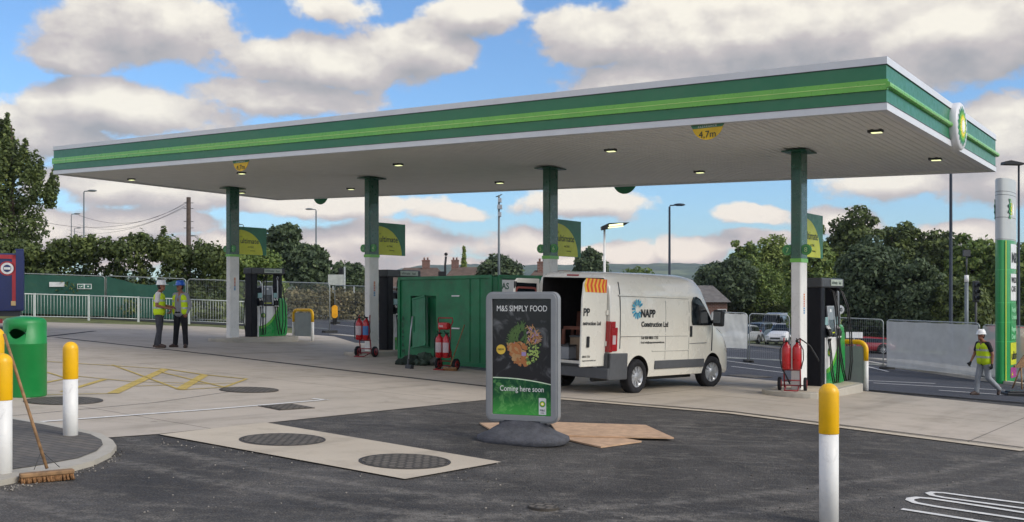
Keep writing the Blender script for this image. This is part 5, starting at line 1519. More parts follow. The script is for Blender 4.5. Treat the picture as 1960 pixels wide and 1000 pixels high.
t = thing('traffic_island_bollard', 'yellow oval keep left bollard face on a post in the road', 'traffic bollard', p)
zm = ztop(597, p.y) - p.z; s_ = p.y / F
mb = MB(); mb.prism([(5.5 * s_ * math.cos(a), zm + 5.5 * s_ * math.sin(a) + (7 * s_ if math.sin(a) > 0 else -7 * s_)) for a in [2 * PI * k / 24 for k in range(24)]], 0, .10, 0, XZ()); obj('yellow_face', mb, mat('bright amber plastic', '#f0a818', .4), t, bevel=.01)
mb = MB(); mb.bb(-.10, .10, -.08, .02, -.1, zm - 10 * s_); mb.prism([(6.2 * s_ * math.cos(a), zm + 6.2 * s_ * math.sin(a) + (7 * s_ if math.sin(a) > 0 else -7 * s_)) for a in [2 * PI * k / 24 for k in range(24)]], -.04, -.01, 0, XZ()); obj('body', mb, M_black, t)
# CCTV / lamp post above container
p = AT(852, 45); zt = ztop(487, 45) - p.z
t = thing('signal_pole', 'thin dark pole with small ball top rising behind the green container', 'pole', p)
mb = MB(); mb.tube([(0, 0, 0), (0, 0, zt - .5), (.04, 0, zt - .1)], .05, 8); obj('pole', mb, M_black, t)
mb = MB(); mb.ball((.04, 0, zt), .08, 8); mb.bb(-.3, .0, -.1, .1, ztop(527, 45) - p.z - .3, ztop(520, 45) - p.z); obj('head', mb, M_black, t)
# right: post with white cap, thin lamp above it; signal heads
p = AT(1850, 46); zt = ztop(527, 46) - p.z
t = thing('sign_post', 'grey post with pale sleeve and thin mast left of the price totem', 'post', p)
mb = MB(); mb.tube([(0, 0, -.1), (0, 0, zt - .3)], .085, 10); obj('post', mb, M_post, t)
mb = MB(); mb.cyl((0, 0, zt - .32), (0, 0, zt), .10, .09); obj('cap', mb, M_pwhite, t)
mb = MB(); mb.tube([(0, 0, zt), (0, 0, ztop(492, 46) - p.z)], .035, 6); mb.box((0, 0, ztop(485, 46) - p.z), (.3, .15, .3)); obj('mast', mb, M_dgrey, t)
p = AT(1868, 52)
t = thing('traffic_signal', 'dark traffic signal half lost against the trees left of the totem', 'traffic signal', p)
zt = ztop(538, 52) - p.z
mb = MB(); mb.tube([(0, 0, -.1), (0, 0, zt)], .06, 8); obj('pole', mb, M_dgrey, t)
mb = MB(); mb.bb(-.15, .15, -.1, .1, zt - 1.1, zt); obj('signal_head', mb, M_black, t, bevel=.03)
for k_ in range(3):
    mb = MB(); mb.tube([(0, -.1, zt - .2 - k_ * .33), (0, -.32, zt - .22 - k_ * .33)], .11, 10, caps=False); obj('hood', mb, M_dgrey, t)
p = AT(1607, 58); zt = ztop(588, 58) - p.z
t = thing('speed_sign', 'small round speed limit sign reading 50 beside the rightmost pump', 'road sign', p)
mb = MB(); mb.tube([(0, 0, -.1), (0, 0, zt)], .04, 6); obj('post', mb, M_galv, t)
mb = MB(); mb.cyl((0, -.05, zt - .15), (0, -.02, zt - .15), .26, None, 24, 0, None, False); o = obj('disc', mb, mat('pale sign disc', '#c3c6c4', .5), t)
text('50', .3, XZ(-.052) @ Matrix.Translation((0, zt - .255, 0)), Mt, o, align='CENTER', bold=.01)
p = AT(1635, 50); mb = MB(); t = thing('site_notice', 'low white notice board on a post behind the bare fence', 'sign', p)
z1 = ztop(636, 50) - p.z; mb.bb(-.42, .42, -.03, 0, z1 - .30, z1); obj('panel', mb, M_pwhite, t); mb = MB(); mb.tube([(0, .02, 0), (0, .02, z1 - .02)], .03, 6); obj('post', mb, M_galv, t)

# ------------------------------------------------------------------ price totem
p = G(1925, 733); D0 = p.y
t = thing('price_totem', 'tall curved green and white price totem at the right edge', 'totem sign', p, -PHI)
Ht = ztop(346, D0) - p.z
hl_, th_ = .98, .27       # half length (along V), half thickness
def lens(sc=1.): return [(th_ * sc * math.cos(a), hl_ * sc * math.copysign(abs(math.sin(a)) ** .9, math.sin(a))) for a in [2 * PI * k / 40 for k in range(40)]]
M_tot = mat('totem green', '#0f8a44', .35, coat=.3, var=.04); M_totw = mat('totem pale grey', '#b6bab9', .4, var=.03)
zg = ztop(462, D0) - p.z
mb = MB(); mb.prism(lens(), -.1, zg); obj('green_body', mb, M_tot, t)
mb = MB(); mb.prism(lens(), zg, Ht - .04); mb.prism(lens(.97), Ht - .04, Ht); obj('top_body', mb, M_totw, t)
mb = MB()
for z in (zg + .75, zg + 1.5, Ht - .45, zg + .02): mb.prism(lens(1.004), z, z + .015)
obj('joint_lines', mb, M_dgrey, t)
mb = MB()
for z in (zg - 1.0, zg - 2.1, zg - 2.75, zg - 3.4): mb.prism(lens(1.004), z, z + .015)
obj('joint_lines', mb, mat('totem light joint', '#3fae62', .4), t)
mb = MB(); mb.prism([(.155, -.905), (.175, -.88), (.168, -.855), (.148, -.88)], .05, zg - .02); obj('edge_line', mb, M_flagY, t)
def tot_panel(z0, z1, m, txt, y0=-.52, tm=None, size=.3, dy=0.):
    mb = MB(); vs = []
    for y in [y0 + (.9 - y0) * k / 8 for k in range(9)]:
        x = th_ * math.sqrt(max(0, 1 - (abs(y) / hl_) ** 2.1)) + .012; vs += [(x, y, z0), (x, y, z1)]
    mb.add(vs, [(2 * k, 2 * k + 2, 2 * k + 3, 2 * k + 1) for k in range(8)])
    o = obj('sign_panel', mb, m, t)
    for k_, ln in enumerate(txt):
        tx = text(ln, size, Matrix(((0, 0, 1, 0), (1, 0, 0, y0 + .06), (0, 1, 0, z1 - size * 1.15 * (k_ + 1) - dy), (0, 0, 0, 1))), tm or Mt, o, bold=.006)
        for v_ in tx.data.vertices: v_.co.x += th_ * math.sqrt(max(0, 1 - (abs(v_.co.y) / hl_) ** 2.1)) + .02
tot_panel(zg - .95, zg - .12, M_pwhite, ['M&S'], size=.5, dy=.05)
tot_panel(zg - 2.02, zg - 1.12, M_pwhite, ['WILD BEAN', 'CAFE'], size=.26)
M_lg = mat('pale green lettering', '#8fd0a0', .5)
tot_panel(zg - 2.70, zg - 2.14, M_tot, ['Regular', 'Unleaded'], size=.22, tm=M_lg)
tot_panel(zg - 3.36, zg - 2.80, M_tot, ['Regular', 'Diesel'], size=.22, tm=M_lg)
tot_panel(zg - 4.18, zg - 3.44, M_flagY, ['ultimate'], size=.40, dy=.1)
tot_panel(zg - 4.62, zg - 4.26, mat('magenta panel', '#9a3480', .5), ['+'], size=.3, tm=M_flagY)
mb = MB(); Mh = Matrix.Translation((.16, -.12, zg + 1.05)) @ YZ(); mb.cyl((0, 0, 0), (0, 0, .06), .45, None, 36, 0, Mh, False); o = obj('emblem_backing', mb, M_totw, t)
mb = MB(); helios(mb, Mh @ Matrix.Translation((0, 0, .06)), .66, step=.012); obj('emblem', mb, M_h, o, fixn=True)
mb = MB(); Mh2 = Matrix.Rotation(PI, 4, 'Z') @ Matrix.Translation((.16, .12, zg + 1.05)) @ YZ(); mb.cyl((0, 0, 0), (0, 0, .06), .45, None, 36, 0, Mh2, False); o = obj('emblem_backing', mb, M_totw, t)
mb = MB(); helios(mb, Mh2 @ Matrix.Translation((0, 0, .06)), .66, step=.012); obj('emblem', mb, M_h, o, fixn=True)
# trestle and black mat at the right edge
p = G(1957, 745)
t = thing('trestle', 'brown wooden trestle at the right photo edge beside the totem', 'trestle', p, R(10))
mb = MB(); mb.bb(-.28, .7, -.04, .04, .66, .74); obj('beam', mb, M_wood, t)
for x0, x1 in ((-.05, -.18), (.5, .62)):
    for y in (-.22, .22): mb = MB(); mb.tube([(x0, 0, .7), (x1, y, 0)], .025, 6); obj('leg', mb, M_wood, t)
mb = MB(); mb.prism([(-.2, .74), (.25, .74), (.05, 1.05)], -.02, .02, 0, XZ()); obj('board', mb, M_wood, t)
p = G(1948, 758)
mb = MB(); mb.box((0, 0, .05), (.75, .4, .10)); mb.box((.0, 0, .12), (.6, .25, .05)); o = obj('rubber_block', mb, M_black, None, bevel=.02); o.location = p; tag(o, 'low black rubber block on the road at the right photo edge', 'rubber block')

# ------------------------------------------------------------------ people
M_skin = mat('skin', '#a5745a', .55, var=.08, vs=30)
M_skin2 = mat('tanned skin', '#8f5f48', .55, var=.08, vs=30)
M_hiv = mat('hi vis yellow', '#c4e010', .7, var=.08, vs=10, bump=.3, bs=25)
M_refl = mat('reflective tape', '#b6bcb4', .3, .2)
M_twh = mat('white cotton', '#d6cfcc', .85, bump=.3, bs=30); M_tgr = mat('grey cotton', '#8b8c92', .85, var=.1, bump=.3, bs=30); M_tbl = mat('black cotton', '#16171a', .85, var=.2)
M_trg = mat('dark grey work trousers', '#3b3c41', .85, var=.25, vs=9, bump=.4, bs=30); M_trb = mat('black trousers', '#131419', .85, var=.2); M_jean = mat('pale grey jeans', '#8c9094', .85, var=.15, vs=9, bump=.4, bs=30)
M_boot = mat('brown work boots', '#3f2f28', .6, var=.2); M_hwh = mat('white hard hat', '#e2e2de', .25, coat=.4, var=.02); M_hbl = mat('blue hard hat', '#1557b8', .3, coat=.4, var=.03)
M_hair = mat('short dark hair', '#2a221d', .8); M_glove = mat('work glove', '#c9cccd', .8); M_glb = mat('black glove', '#151515', .7)

def solid(name, caps, m, par, vox=.012, smooth=2):
    """union of tapered capsules remeshed into ONE continuous surface"""
    mb = MB()
    for c_ in caps:
        if c_[0] == 'b': mb.ball(c_[1], c_[2], 12)
        else:
            a, b, ra, rb = c_; mb.tube([a, b], [ra, rb], 14); mb.ball(a, ra, 10); mb.ball(b, rb, 10)
    o = obj(name, mb, m, par, fixn=True)
    r = o.modifiers.new('r', 'REMESH'); r.mode = 'VOXEL'; r.voxel_size = vox; r.use_smooth_shade = True
    if smooth: s_ = o.modifiers.new('s', 'SMOOTH'); s_.iterations = smooth; s_.factor = .5
    return baked(o)

def person(label, p, rz, j, look, H=1.0):
    """j: joints (x forward, y left, z up) in metres"""
    t = thing('person', label, 'person', p, rz, 'site workers in hard hats'); t.scale = (H,) * 3
    Vv = {k_: Vector(v) for k_, v in j.items()}
    hd = Vv['head']; nk = Vv['neck']; ch = Vv['chest']; pv = Vv['pelvis']
    f = Matrix.Rotation(j.get('turn', (0, 0, 0))[0], 3, 'Z') @ Vector((1, 0, 0)); sd = Vector((-f.y, f.x, 0)); up = Vector((0, 0, 1))
    caps = [('b', hd + up * .02, (.088, .075, .105)), ('b', hd + f * .02 - up * .055, (.072, .058, .062)), (hd - up * .08, nk, .052, .058), ('b', hd + f * .092 - up * .012, (.018, .013, .022)), ('b', hd + f * .078 - up * .055, (.018, .026, .012)), ('b', hd + f * .07 - up * .088, (.025, .028, .018)),
            ('b', hd + sd * .076, (.018, .012, .03)), ('b', hd - sd * .076, (.018, .012, .03)), ('b', hd + f * .075 + up * .022, (.02, .045, .01))]
    for s_ in (1, -1): caps.append(((ch + Vector((0, s_ * .07, .03))), pv + Vector((0, s_ * .06, 0)), .115, .12))
    caps.append((nk, ch, .06, .12))
    sides = (('l', 1), ('r', -1))
    for k_, s_ in sides:
        sh, eb, wr, hp, kn, an, toe = (Vv[a_ + k_] for a_ in ('sh', 'el', 'wr', 'hip', 'kn', 'an', 'toe'))
        caps += [(nk, sh, .05, .058), (sh, eb, .056, .043), (eb, wr, .042, .028), (hp, kn, .09, .062), (kn, an, .06, .042), (an, toe, .045, .03)]
    obj_body = None
    hands = []
    for k_, s_ in sides:
        wr, eb = Vv['wr' + k_], Vv['el' + k_]
        d = (wr - eb).normalized(); side = d.cross(up); side = side.normalized() if side.length > .2 else f.copy()
        if abs(d.z) > .8: side = f.copy() - d * f.dot(d); side.normalize()
        nrm = side.cross(d).normalized()
        palm = wr + d * .05
        hc = [(wr, palm + d * .01, .026, .03), (palm + side * .022, palm + side * .022 + d * .035, .016, .014), (palm - side * .022, palm - side * .022 + d * .03, .016, .014)]
        for q_, (off, ln) in enumerate(((.030, .062), (.011, .074), (-.009, .070), (-.028, .055))):
            a0 = palm + side * off + d * .035; a1 = a0 + (d * .8 - nrm * .35 * s_).normalized() * ln * .55; a2 = a1 + (d * .45 - nrm * .9 * s_).normalized() * ln * .5
            hc += [(a0, a1, .0095, .009), (a1, a2, .009, .008)]
        th = palm + side * .03; hc += [(th, th + (d * .6 + side * .75).normalized() * .035, .012, .011), (th + (d * .6 + side * .75).normalized() * .035, th + (d * 1.1 + side * .85).normalized() * .065, .011, .009)]
        hands += hc
    solid('body', caps + hands, look['skin'], t, .0085, 1)
    if look.get('glove'):
        # gloves follow the same hands a little larger
        for h_ in (hands[:len(hands) // 2], hands[len(hands) // 2:]): solid('glove', [(a_[0], a_[1], a_[2] + .005, a_[3] + .005) for a_ in h_], look['glove'], t, .009, 1)
    # hair
    solid('hair', [('b', hd - f * .025 + up * .0, (.078, .080, .085))], M_hair, t, .012, 1)
    # eyes
    for s_ in (1, -1):
        mb = MB(); mb.ball(tuple(hd + f * .083 + sd * .03 * s_ + up * .005), .0085, 8); obj('eye', mb, M_black, t)
    # shirt with sleeves
    c2 = []
    for s_ in (1, -1): c2.append((ch + Vector((0, s_ * .075, .04)), pv + Vector((0, s_ * .065, -.02)), .125, .128))
    for k_, s_ in sides:
        sh, eb, wr = (Vv[a_ + k_] for a_ in ('sh', 'el', 'wr'))
        c2 += [(nk - up * .04, sh, .06, .07)]
        if look['sleeve'] == 'short': c2.append((sh, sh.lerp(eb, .62), .07, .062))
        else: c2 += [(sh, eb, .068, .055), (eb, eb.lerp(wr, .9), .053, .042)]
    solid('shirt', c2, look['shirt'], t, .012, 3)
    # vest: worn open or closed over the shirt
    c3 = []
    for s_ in (1, -1):
        c3.append((ch + Vector((0, s_ * .082, .05)), pv + Vector((0, s_ * .078, .0)), .134, .144))
        c3.append((nk + Vector((0, s_ * .07, -.05)), ch + Vector((0, s_ * .14, .10)), .05, .07))
    if look.get('vest') == 'open':
        c3 = [(nk + Vector((.0, s_ * .09, -.04)), ch + Vector((.03, s_ * .14, .06)), .05, .085) for s_ in (1, -1)] + [(ch + Vector((.03, s_ * .135, .05)), pv + Vector((.03, s_ * .145, .02)), .10, .095) for s_ in (1, -1)] + [(ch + Vector((-.075, 0, .05)), pv + Vector((-.075, 0, .02)), .10, .11)]
    v_ = solid('hi_vis_vest', c3, M_hiv, t, .012, 3)
    # reflective bands as parts of the vest
    base = v_.data
    for z_ in ((pv.z + .09), (ch.z - .06)):
        mb = MB(); n = 40; rows = []
        for dz in (0, .05):
            row = []
            for k_ in range(n):
                a_ = 2 * PI * k_ / n; dv = Vector((math.cos(a_), math.sin(a_), 0)); cc_ = pv.lerp(ch, (z_ - pv.z) / max(.01, ch.z - pv.z)); o_ = Vector((cc_.x, cc_.y, z_ + dz))
                rr = 0.0; q0 = o_ + dv * .5
                hit, loc, nn, ix = v_.ray_cast(q0, -dv)
                rr = (loc - Vector((o_.x, o_.y, loc.z))).length if hit else .2
                row.append((o_.x + dv.x * (min(rr, .26) + .004), o_.y + dv.y * (min(rr, .26) + .004), z_ + dz))
            rows.append(row)
        skipf = [k_ for k_ in range(n)]
        if look.get('vest') == 'open': skipf = [k_ for k_ in range(n) if not (k_ < 4 or k_ > n - 5)]
        mb.add(rows[0] + rows[1], [(k_, (k_ + 1) % n, n + (k_ + 1) % n, n + k_) for k_ in skipf], 0, True)
        obj('reflective_band', mb, M_refl, v_)
    c4 = []
    for s_ in (1, -1): c4.append(('b', pv + Vector((0, s_ * .06, .0)), (.13, .12, .12)))
    for k_, s_ in sides:
        hp, kn, an = (Vv[a_ + k_] for a_ in ('hip', 'kn', 'an'))
        c4 += [(hp, kn, .105, .078), (kn, an + (kn - an).normalized() * .02, .076, .068)]
    solid('trousers', c4, look['trousers'], t, .012, 2)
    for k_, s_ in sides:
        an, toe = Vv['an' + k_], Vv['toe' + k_]; hl2 = an + (an - toe).normalized() * .05; hl2.z = toe.z if abs(an.z - toe.z) < .12 else hl2.z
        solid('boot', [(an + Vector((0, 0, .07)), an, .055, .05), (an, toe, .05, .042), (hl2, toe, .045, .043)], M_boot, t, .012, 1)
    # hard hat
    Mh_ = Matrix.Translation(hd + up * .05) @ Matrix.Rotation(math.atan2(f.y, f.x), 4, 'Z')
    mb = MB(); mb.lathe([(.128, -.006), (.128, .004), (.112, .012), (.110, .045), (.095, .09), (.06, .118), (.0005, .128)], 28, 0, Mh_ @ Matrix.Diagonal((1.12, .96, 1.05, 1)), True)
    mb.prism([(.10, -.09), (.15, -.08), (.185, -.04), (.19, 0), (.185, .04), (.15, .08), (.10, .09)], -.008, .004, 0, Mh_); mb.box((-.0, 0, .122), (.20, .03, .02), 0, Mh_)
    obj('hard_hat', mb, look['hat'], t, bevel=.004)
    return t

std = dict(pelvis=(0, 0, .96), chest=(0, 0, 1.30), neck=(0, 0, 1.49), head=(.02, 0, 1.65),
           shl=(0, .19, 1.43), shr=(0, -.19, 1.43), ell=(-.02, .24, 1.13), elr=(-.02, -.24, 1.13), wrl=(.03, .24, .88), wrr=(.03, -.24, .88),
           hipl=(0, .10, .92), hipr=(0, -.10, .92), knl=(.02, .11, .50), knr=(.02, -.11, .50), anl=(0, .12, .09), anr=(0, -.12, .09), toel=(.16, .14, .04), toer=(.16, -.14, .04))
def pose(**k): d = dict(std); d.update(k); return d
p = G(305, 666)
person('worker in white hard hat and yellow vest facing right, in dark grey trousers', p, R(8),
       pose(head=(.05, 0, 1.64), ell=(.03, .22, 1.14), wrl=(.27, .14, 1.10), elr=(-.02, -.23, 1.13), wrr=(.25, -.16, 1.06), anl=(-.10, .10, .09), toel=(.06, .12, .04), knl=(-.01, .10, .50), anr=(-.0, -.12, .09), toer=(.17, -.14, .04)),
       dict(skin=M_skin2, sleeve='short', shirt=M_twh, trousers=M_trg, hat=M_hwh, glove=None))
p = G(346, 666)
person('worker in blue hard hat and open yellow vest over a grey top, in black trousers', p, R(-112),
       pose(turn=(R(-28), 0, 0), hipl=(0, .10, .92), anl=(0, .17, .09), knl=(0, .14, .5), toel=(.13, .24, .04), anr=(.02, -.17, .09), knr=(.02, -.13, .5), toer=(.15, -.22, .04), ell=(-.05, .28, 1.15), wrl=(.02, .22, .93), elr=(-.03, -.27, 1.15), wrr=(.12, -.24, 1.0)),
       dict(skin=M_skin2, sleeve='long', shirt=M_tgr, trousers=M_trb, hat=M_hbl, vest='open'), 1.0)
p = G(1884, 757)
person('worker in white hard hat, black shirt and yellow vest walking left beside the totem', p, R(196),
       pose(pelvis=(0, 0, .93), chest=(.03, 0, 1.27), neck=(.05, 0, 1.46), head=(.10, 0, 1.62), shl=(.04, .19, 1.40), shr=(.04, -.19, 1.40),
            ell=(-.05, .25, 1.12), wrl=(-.02, .26, .86), elr=(.10, -.25, 1.12), wrr=(.24, -.24, .90),
            hipl=(0, .10, .89), hipr=(0, -.10, .89), knl=(-.04, .10, .48), anl=(-.40, .10, .17), toel=(-.36, .11, .04), knr=(.12, -.10, .50), anr=(.16, -.11, .09), toer=(.33, -.11, .04)),
       dict(skin=M_skin2, sleeve='short', shirt=M_tbl, trousers=M_jean, hat=M_hwh, glove=M_glb), .99)

# ------------------------------------------------------------------ trees and hedges
L_dark = leafmat('dark foliage', '#3f4c2f', '#5e6c3c', '#848f50'); L_mid = leafmat('mid foliage', '#4a5e32', '#728645', '#9ca85a')
L_cold = leafmat('cool dark foliage', '#3b4a37', '#566648', '#748358'); L_light = leafmat('light foliage', '#566834', '#84934a', '#b0b868')
M_bark = mat('bark', '#4b4137', .95, var=.3, vs=6, bump=1, bs=14)

def leaves(name, lobes, n, leaf, m, par=None, seed=0, flat=.25, up=.35, spikes=0):
    rg = np.random.default_rng(seed)
    lb = np.array(lobes, float)     # x y z rx ry rz
    wt = (lb[:, 3] * lb[:, 4] + lb[:, 3] * lb[:, 5]); wt /= wt.sum()
    ix = rg.choice(len(lb), n, p=wt)
    d = rg.normal(size=(n, 3)); d /= np.linalg.norm(d, axis=1)[:, None]
    rad = np.clip(rg.normal(.90, .14, n), .25, 1.22)
    nz = np.sin(d[:, 0] * 5.1 + ix * 1.7) * np.sin(d[:, 1] * 4.3 + ix) * np.sin(d[:, 2] * 4.7 + ix * .7)
    rad *= 1 + .22 * nz
    c = lb[ix, :3] + d * lb[ix, 3:6] * rad[:, None]
    nrm = d * .8 + rg.normal(size=(n, 3)) * .55 + np.array([0, 0, up]); nrm /= np.linalg.norm(nrm, axis=1)[:, None]
    t = np.cross(nrm, rg.normal(size=(n, 3))); t /= np.linalg.norm(t, axis=1)[:, None]; b = np.cross(nrm, t)
    s = leaf * rg.uniform(.55, 1.25, n)[:, None]
    w_ = s * rg.uniform(.45, .8, n)[:, None]
    v = np.stack([c - t * s, c - b * w_ + nrm * s * flat * .4, c + t * s, c + b * w_ + nrm * s * flat], 1).reshape(-1, 3)
    me = bpy.data.meshes.new(name); me.vertices.add(4 * n); me.vertices.foreach_set('co', v.ravel())
    me.loops.add(4 * n); me.loops.foreach_set('vertex_index', np.arange(4 * n, dtype=np.int32))
    me.polygons.add(n); me.polygons.foreach_set('loop_start', np.arange(0, 4 * n, 4, dtype=np.int32)); me.polygons.foreach_set('loop_total', np.full(n, 4, dtype=np.int32))
    me.update(calc_edges=True)
    a = me.attributes.new('tone', 'FLOAT', 'FACE')
    lt = rg.uniform(0, 1, len(lb))
    a.data.foreach_set('value', np.clip(.35 * lt[ix] + rg.normal(.30, .22, n), 0, 1).astype(np.float32))
    me.materials.append(m)
    o = bpy.data.objects.new(name, me); COL.objects.link(o)
    if par: o.parent = par
    return o

def crown_lobes(rnd, H, Rr, z0=.22, k=26, shape='round'):
    out = []
    zc_, hz = H * (z0 + 1) / 2, H * (1 - z0) / 2
    if shape != 'cone': out.append((0, 0, zc_ - hz * .1, Rr * .72, Rr * .72, hz * .74))
    for i in range(k * 2):
        u_ = (i + .5) / (k * 2); cz_ = 1 - 2 * (u_ ** 1.1) if shape != 'cone' else 0
        a = i * 2.39996 + rnd.uniform(-.3, .3)
        if shape == 'cone':
            z = H * (z0 + (1 - z0) * u_); pr = (1 - u_) ** .8 + .08; r = Rr * .34 * (.4 + .6 * (1 - u_)); q_ = Rr * pr * .6
            out.append((q_ * math.cos(a), q_ * math.sin(a), min(z, H - r), r, r, r * 1.3)); continue
        pr = math.sqrt(max(0, 1 - cz_ * cz_)); pr = pr ** (.8 if shape == 'round' else .5)
        r = Rr * rnd.uniform(.17, .34); f_ = rnd.uniform(.72, .98)
        rz_ = r * rnd.uniform(.7, 1.0)
        out.append(((Rr - r) * pr * f_ * math.cos(a), (Rr - r) * pr * f_ * math.sin(a), zc_ + (hz - rz_) * cz_ * f_ + rnd.uniform(-.04, .04) * H, r, r, rz_))
    return out

def tree(p, H, Rr, label, m, seed=0, n=9000, leaf=.22, shape='round', z0=.2, group='trees beyond the road', k=26, name='broadleaf_tree'):
    rnd = random.Random(seed)
    t = thing(name, label, 'tree', p, 0, group)
    mb = MB(); mb.tube([(0, 0, -.3), (.02 * H * .3, 0, H * .35), (.0, .02 * H, H * .8)], [H * .028, H * .019, H * .006], 8)
    lb = crown_lobes(rnd, H, Rr, z0, k, shape)
    for l_ in lb[1:10]:
        z = max(H * .15, l_[2] - H * .25); mb.tube([(0, 0, z), (l_[0] * .5, l_[1] * .5, z + (l_[2] - z) * .6), (l_[0], l_[1], l_[2])], [H * .009, H * .006, H * .003], 5)
    obj('trunk', mb, M_bark, t)
    leaves('crown', lb, n, leaf, m, t, seed)
    return t

def tree_px(px, D, pyt, halfpx, label, m, **k):
    p = AT(px, D); H = ztop(pyt, D) - p.z; s_ = F / D
    return tree(p, H, halfpx / s_, label, m, **k)

# big dark tree at left with upright shoots
p = AT(22, 52); H = ztop(200, 52) - p.z
t = thing('large_tree', 'tall dark leafy tree with upright shoots at the left photo edge', 'tree', p, 0, 'trees beyond the left fence')
rnd = random.Random(2); lb = []
for i in range(60):
    u_ = rnd.random() ** 1.1; z = H * (.05 + .76 * u_); wd_ = 2.5 * (1 - u_) ** .7 + .25
    a = rnd.uniform(0, 2 * PI); q_ = wd_ * rnd.uniform(.2, .9); r = rnd.uniform(.35, .75)
    lb.append((q_ * math.cos(a) - .4, q_ * math.sin(a), z, r, r, r * 1.1))
for i in range(44):   # shoots
    a = rnd.uniform(0, 2 * PI); q_ = rnd.uniform(.1, 2.7); zb_ = H * (1.0 - .36 * (q_ / 2.7) ** 1.2) - rnd.uniform(0, 1.2); hs_ = rnd.uniform(1.0, 1.9)
    for k_ in range(9): lb.append((q_ * math.cos(a) - .4 + k_ * .03 * math.cos(a) * q_, q_ * math.sin(a), zb_ - hs_ + k_ * hs_ / 8, .10 + .02 * (8 - k_), .10 + .02 * (8 - k_), .16))
mb = MB(); mb.tube([(0, 0, -.2), (0, 0, H * .9)], [.3, .04], 8); obj('trunk', mb, M_bark, t)
leaves('crown', lb, 34000, .10, L_dark, t, 5)
# hedge along the left fence
def hedge(pts, label, m, n, leaf, seed, hvar=.5, thick=1.2, name='hedge', cat='hedge', group=None):
    rnd = random.Random(seed); c = Vector(pts[0][0]); lb = []
    t = thing(name, label, cat, c, 0, group)
    for (a, za), (b, zb) in zip(pts, pts[1:]):
        L = (b - a).length; k_ = int(L / .55)
        for i in range(k_):
            q_ = a.lerp(b, i / k_) - c; zt_ = za + (zb - za) * i / k_
            for f_ in (.12, .35, .6, .82, .97):
                r = rnd.uniform(.4, .75)
                lb.append((q_.x + rnd.uniform(-.3, .3), q_.y + rnd.uniform(-thick, thick) * (1.05 - f_ * .4), q_.z + zt_ * f_ - (r * .5 if f_ > .9 else 0) + rnd.uniform(-.15, .2) * hvar * 2, r, r, r * .9))
            if rnd.random() < .75:
                x_, y_ = q_.x + rnd.uniform(-.4, .4), q_.y + rnd.uniform(-.6, .6); h_ = rnd.uniform(.2, .8) * hvar * 1.6
                for e_ in range(5): lb.append((x_ + e_ * .03, y_, q_.z + zt_ - .3 + h_ * e_ / 4, .11, .11, .2))
    mb = MB()
    for (a, za), (b, zb) in zip(pts, pts[1:]):
        for i in range(int((b - a).length / 1.6)):
            q_ = a.lerp(b, (i + .5) / max(1, int((b - a).length / 1.6))) - c; mb.tube([(q_.x, q_.y, q_.z - .1), (q_.x + .1, q_.y, q_.z + za * .8)], [.07, .02], 5)
    obj('stems', mb, M_bark, t)
    leaves('foliage', lb, n, leaf, m, t, seed)
    return t
def hp(px, D, pyt): p = AT(px, D); return (p, ztop(pyt, D) - p.z)
hedge([hp(-160, 47.5, 450), hp(60, 48, 470), hp(130, 48, 462), hp(230, 48, 458), hp(310, 48, 452), hp(360, 48, 476), hp(432, 48, 478)], 'long tall hedge behind the green netted fence on the left', L_dark, 52000, .10, 3)
hedge([hp(432, 49, 478), hp(500, 49.5, 482), hp(548, 50, 506), hp(566, 50, 545)], 'lighter green shrub mass behind the leftmost pump', L_mid, 16000, .10, 4, name='shrub', cat='shrub')
hedge([hp(560, 58, 562), hp(640, 60, 560), hp(760, 62, 566)], 'low dry brown scrub behind the bare mesh fence', leafmat('dry scrub', '#4c4a33', '#77704f', '#9c8f70'), 9000, .11, 6, hvar=.25, thick=.6, name='scrub', cat='scrub')
tree_px(545, 85, 425, 48, 'tall round dark tree just right of the leftmost flag sign', L_cold, seed=11, n=9000)
tree_px(592, 82, 462, 46, 'broad dark tree left of the tall street lamp between columns', L_cold, seed=12, n=9000)
tree_px(520, 88, 470, 40, 'dark tree behind the leftmost pump', L_cold, seed=15, n=7000)
tree_px(668, 100, 500, 46, 'round dark tree behind the pale square road sign', L_cold, seed=13, n=8000)
tree_px(956, 110, 482, 52, 'round dark tree behind the green container', L_cold, seed=14, n=9000)
tree_px(1128, 115, 470, 42, 'dark tree right of the third flag sign', L_cold, seed=16, n=8000)
tree_px(888, 130, 472, 11, 'slim pale conifer beside the far houses', L_light, seed=17, n=2500, shape='cone', name='conifer', leaf=.18)
tree_px(1218, 170, 508, 44, 'low distant tree right of the floodlight post', L_mid, seed=18, n=5000, leaf=.3)
tree_px(1290, 200, 532, 50, 'low distant bush left of the brick house', L_mid, seed=19, n=3000, leaf=.35)
tree_px(1372, 120, 496, 52, 'dark tree above the brick house roof', L_cold, seed=20, n=8000)
tree_px(1404, 110, 486, 52, 'dark tree right of the brick house roof', L_cold, seed=21, n=8000)
tree_px(1426, 114, 452, 36, 'thin light topped tree left of the rightmost column', L_mid, seed=22, n=9000, shape='oval', z0=.05)
tree_px(1480, 116, 446, 50, 'light green tree directly left of the rightmost column', L_light, seed=23, n=13000, z0=.04, leaf=.19)
tree_px(1452, 112, 500, 72, 'bushy green tree above the parked cars', L_mid, seed=24, n=14000, z0=.0, leaf=.18)
tree_px(1550, 90, 428, 58, 'tall green tree behind the rightmost flag sign', L_mid, seed=25, n=10000, z0=.05)
tree_px(1634, 92, 394, 66, 'tallest dark topped tree right of the rightmost flag sign', L_dark, seed=26, n=15000, z0=.02)
tree_px(1722, 94, 414, 64, 'tall dark tree between the tallest tree and the blue lamp post', L_dark, seed=27, n=13000, z0=.02)
tree_px(1668, 66, 448, 78, 'dense blue green tree standing in front of the tall trees', L_cold, seed=28, n=24000, z0=.0, leaf=.16, k=40)
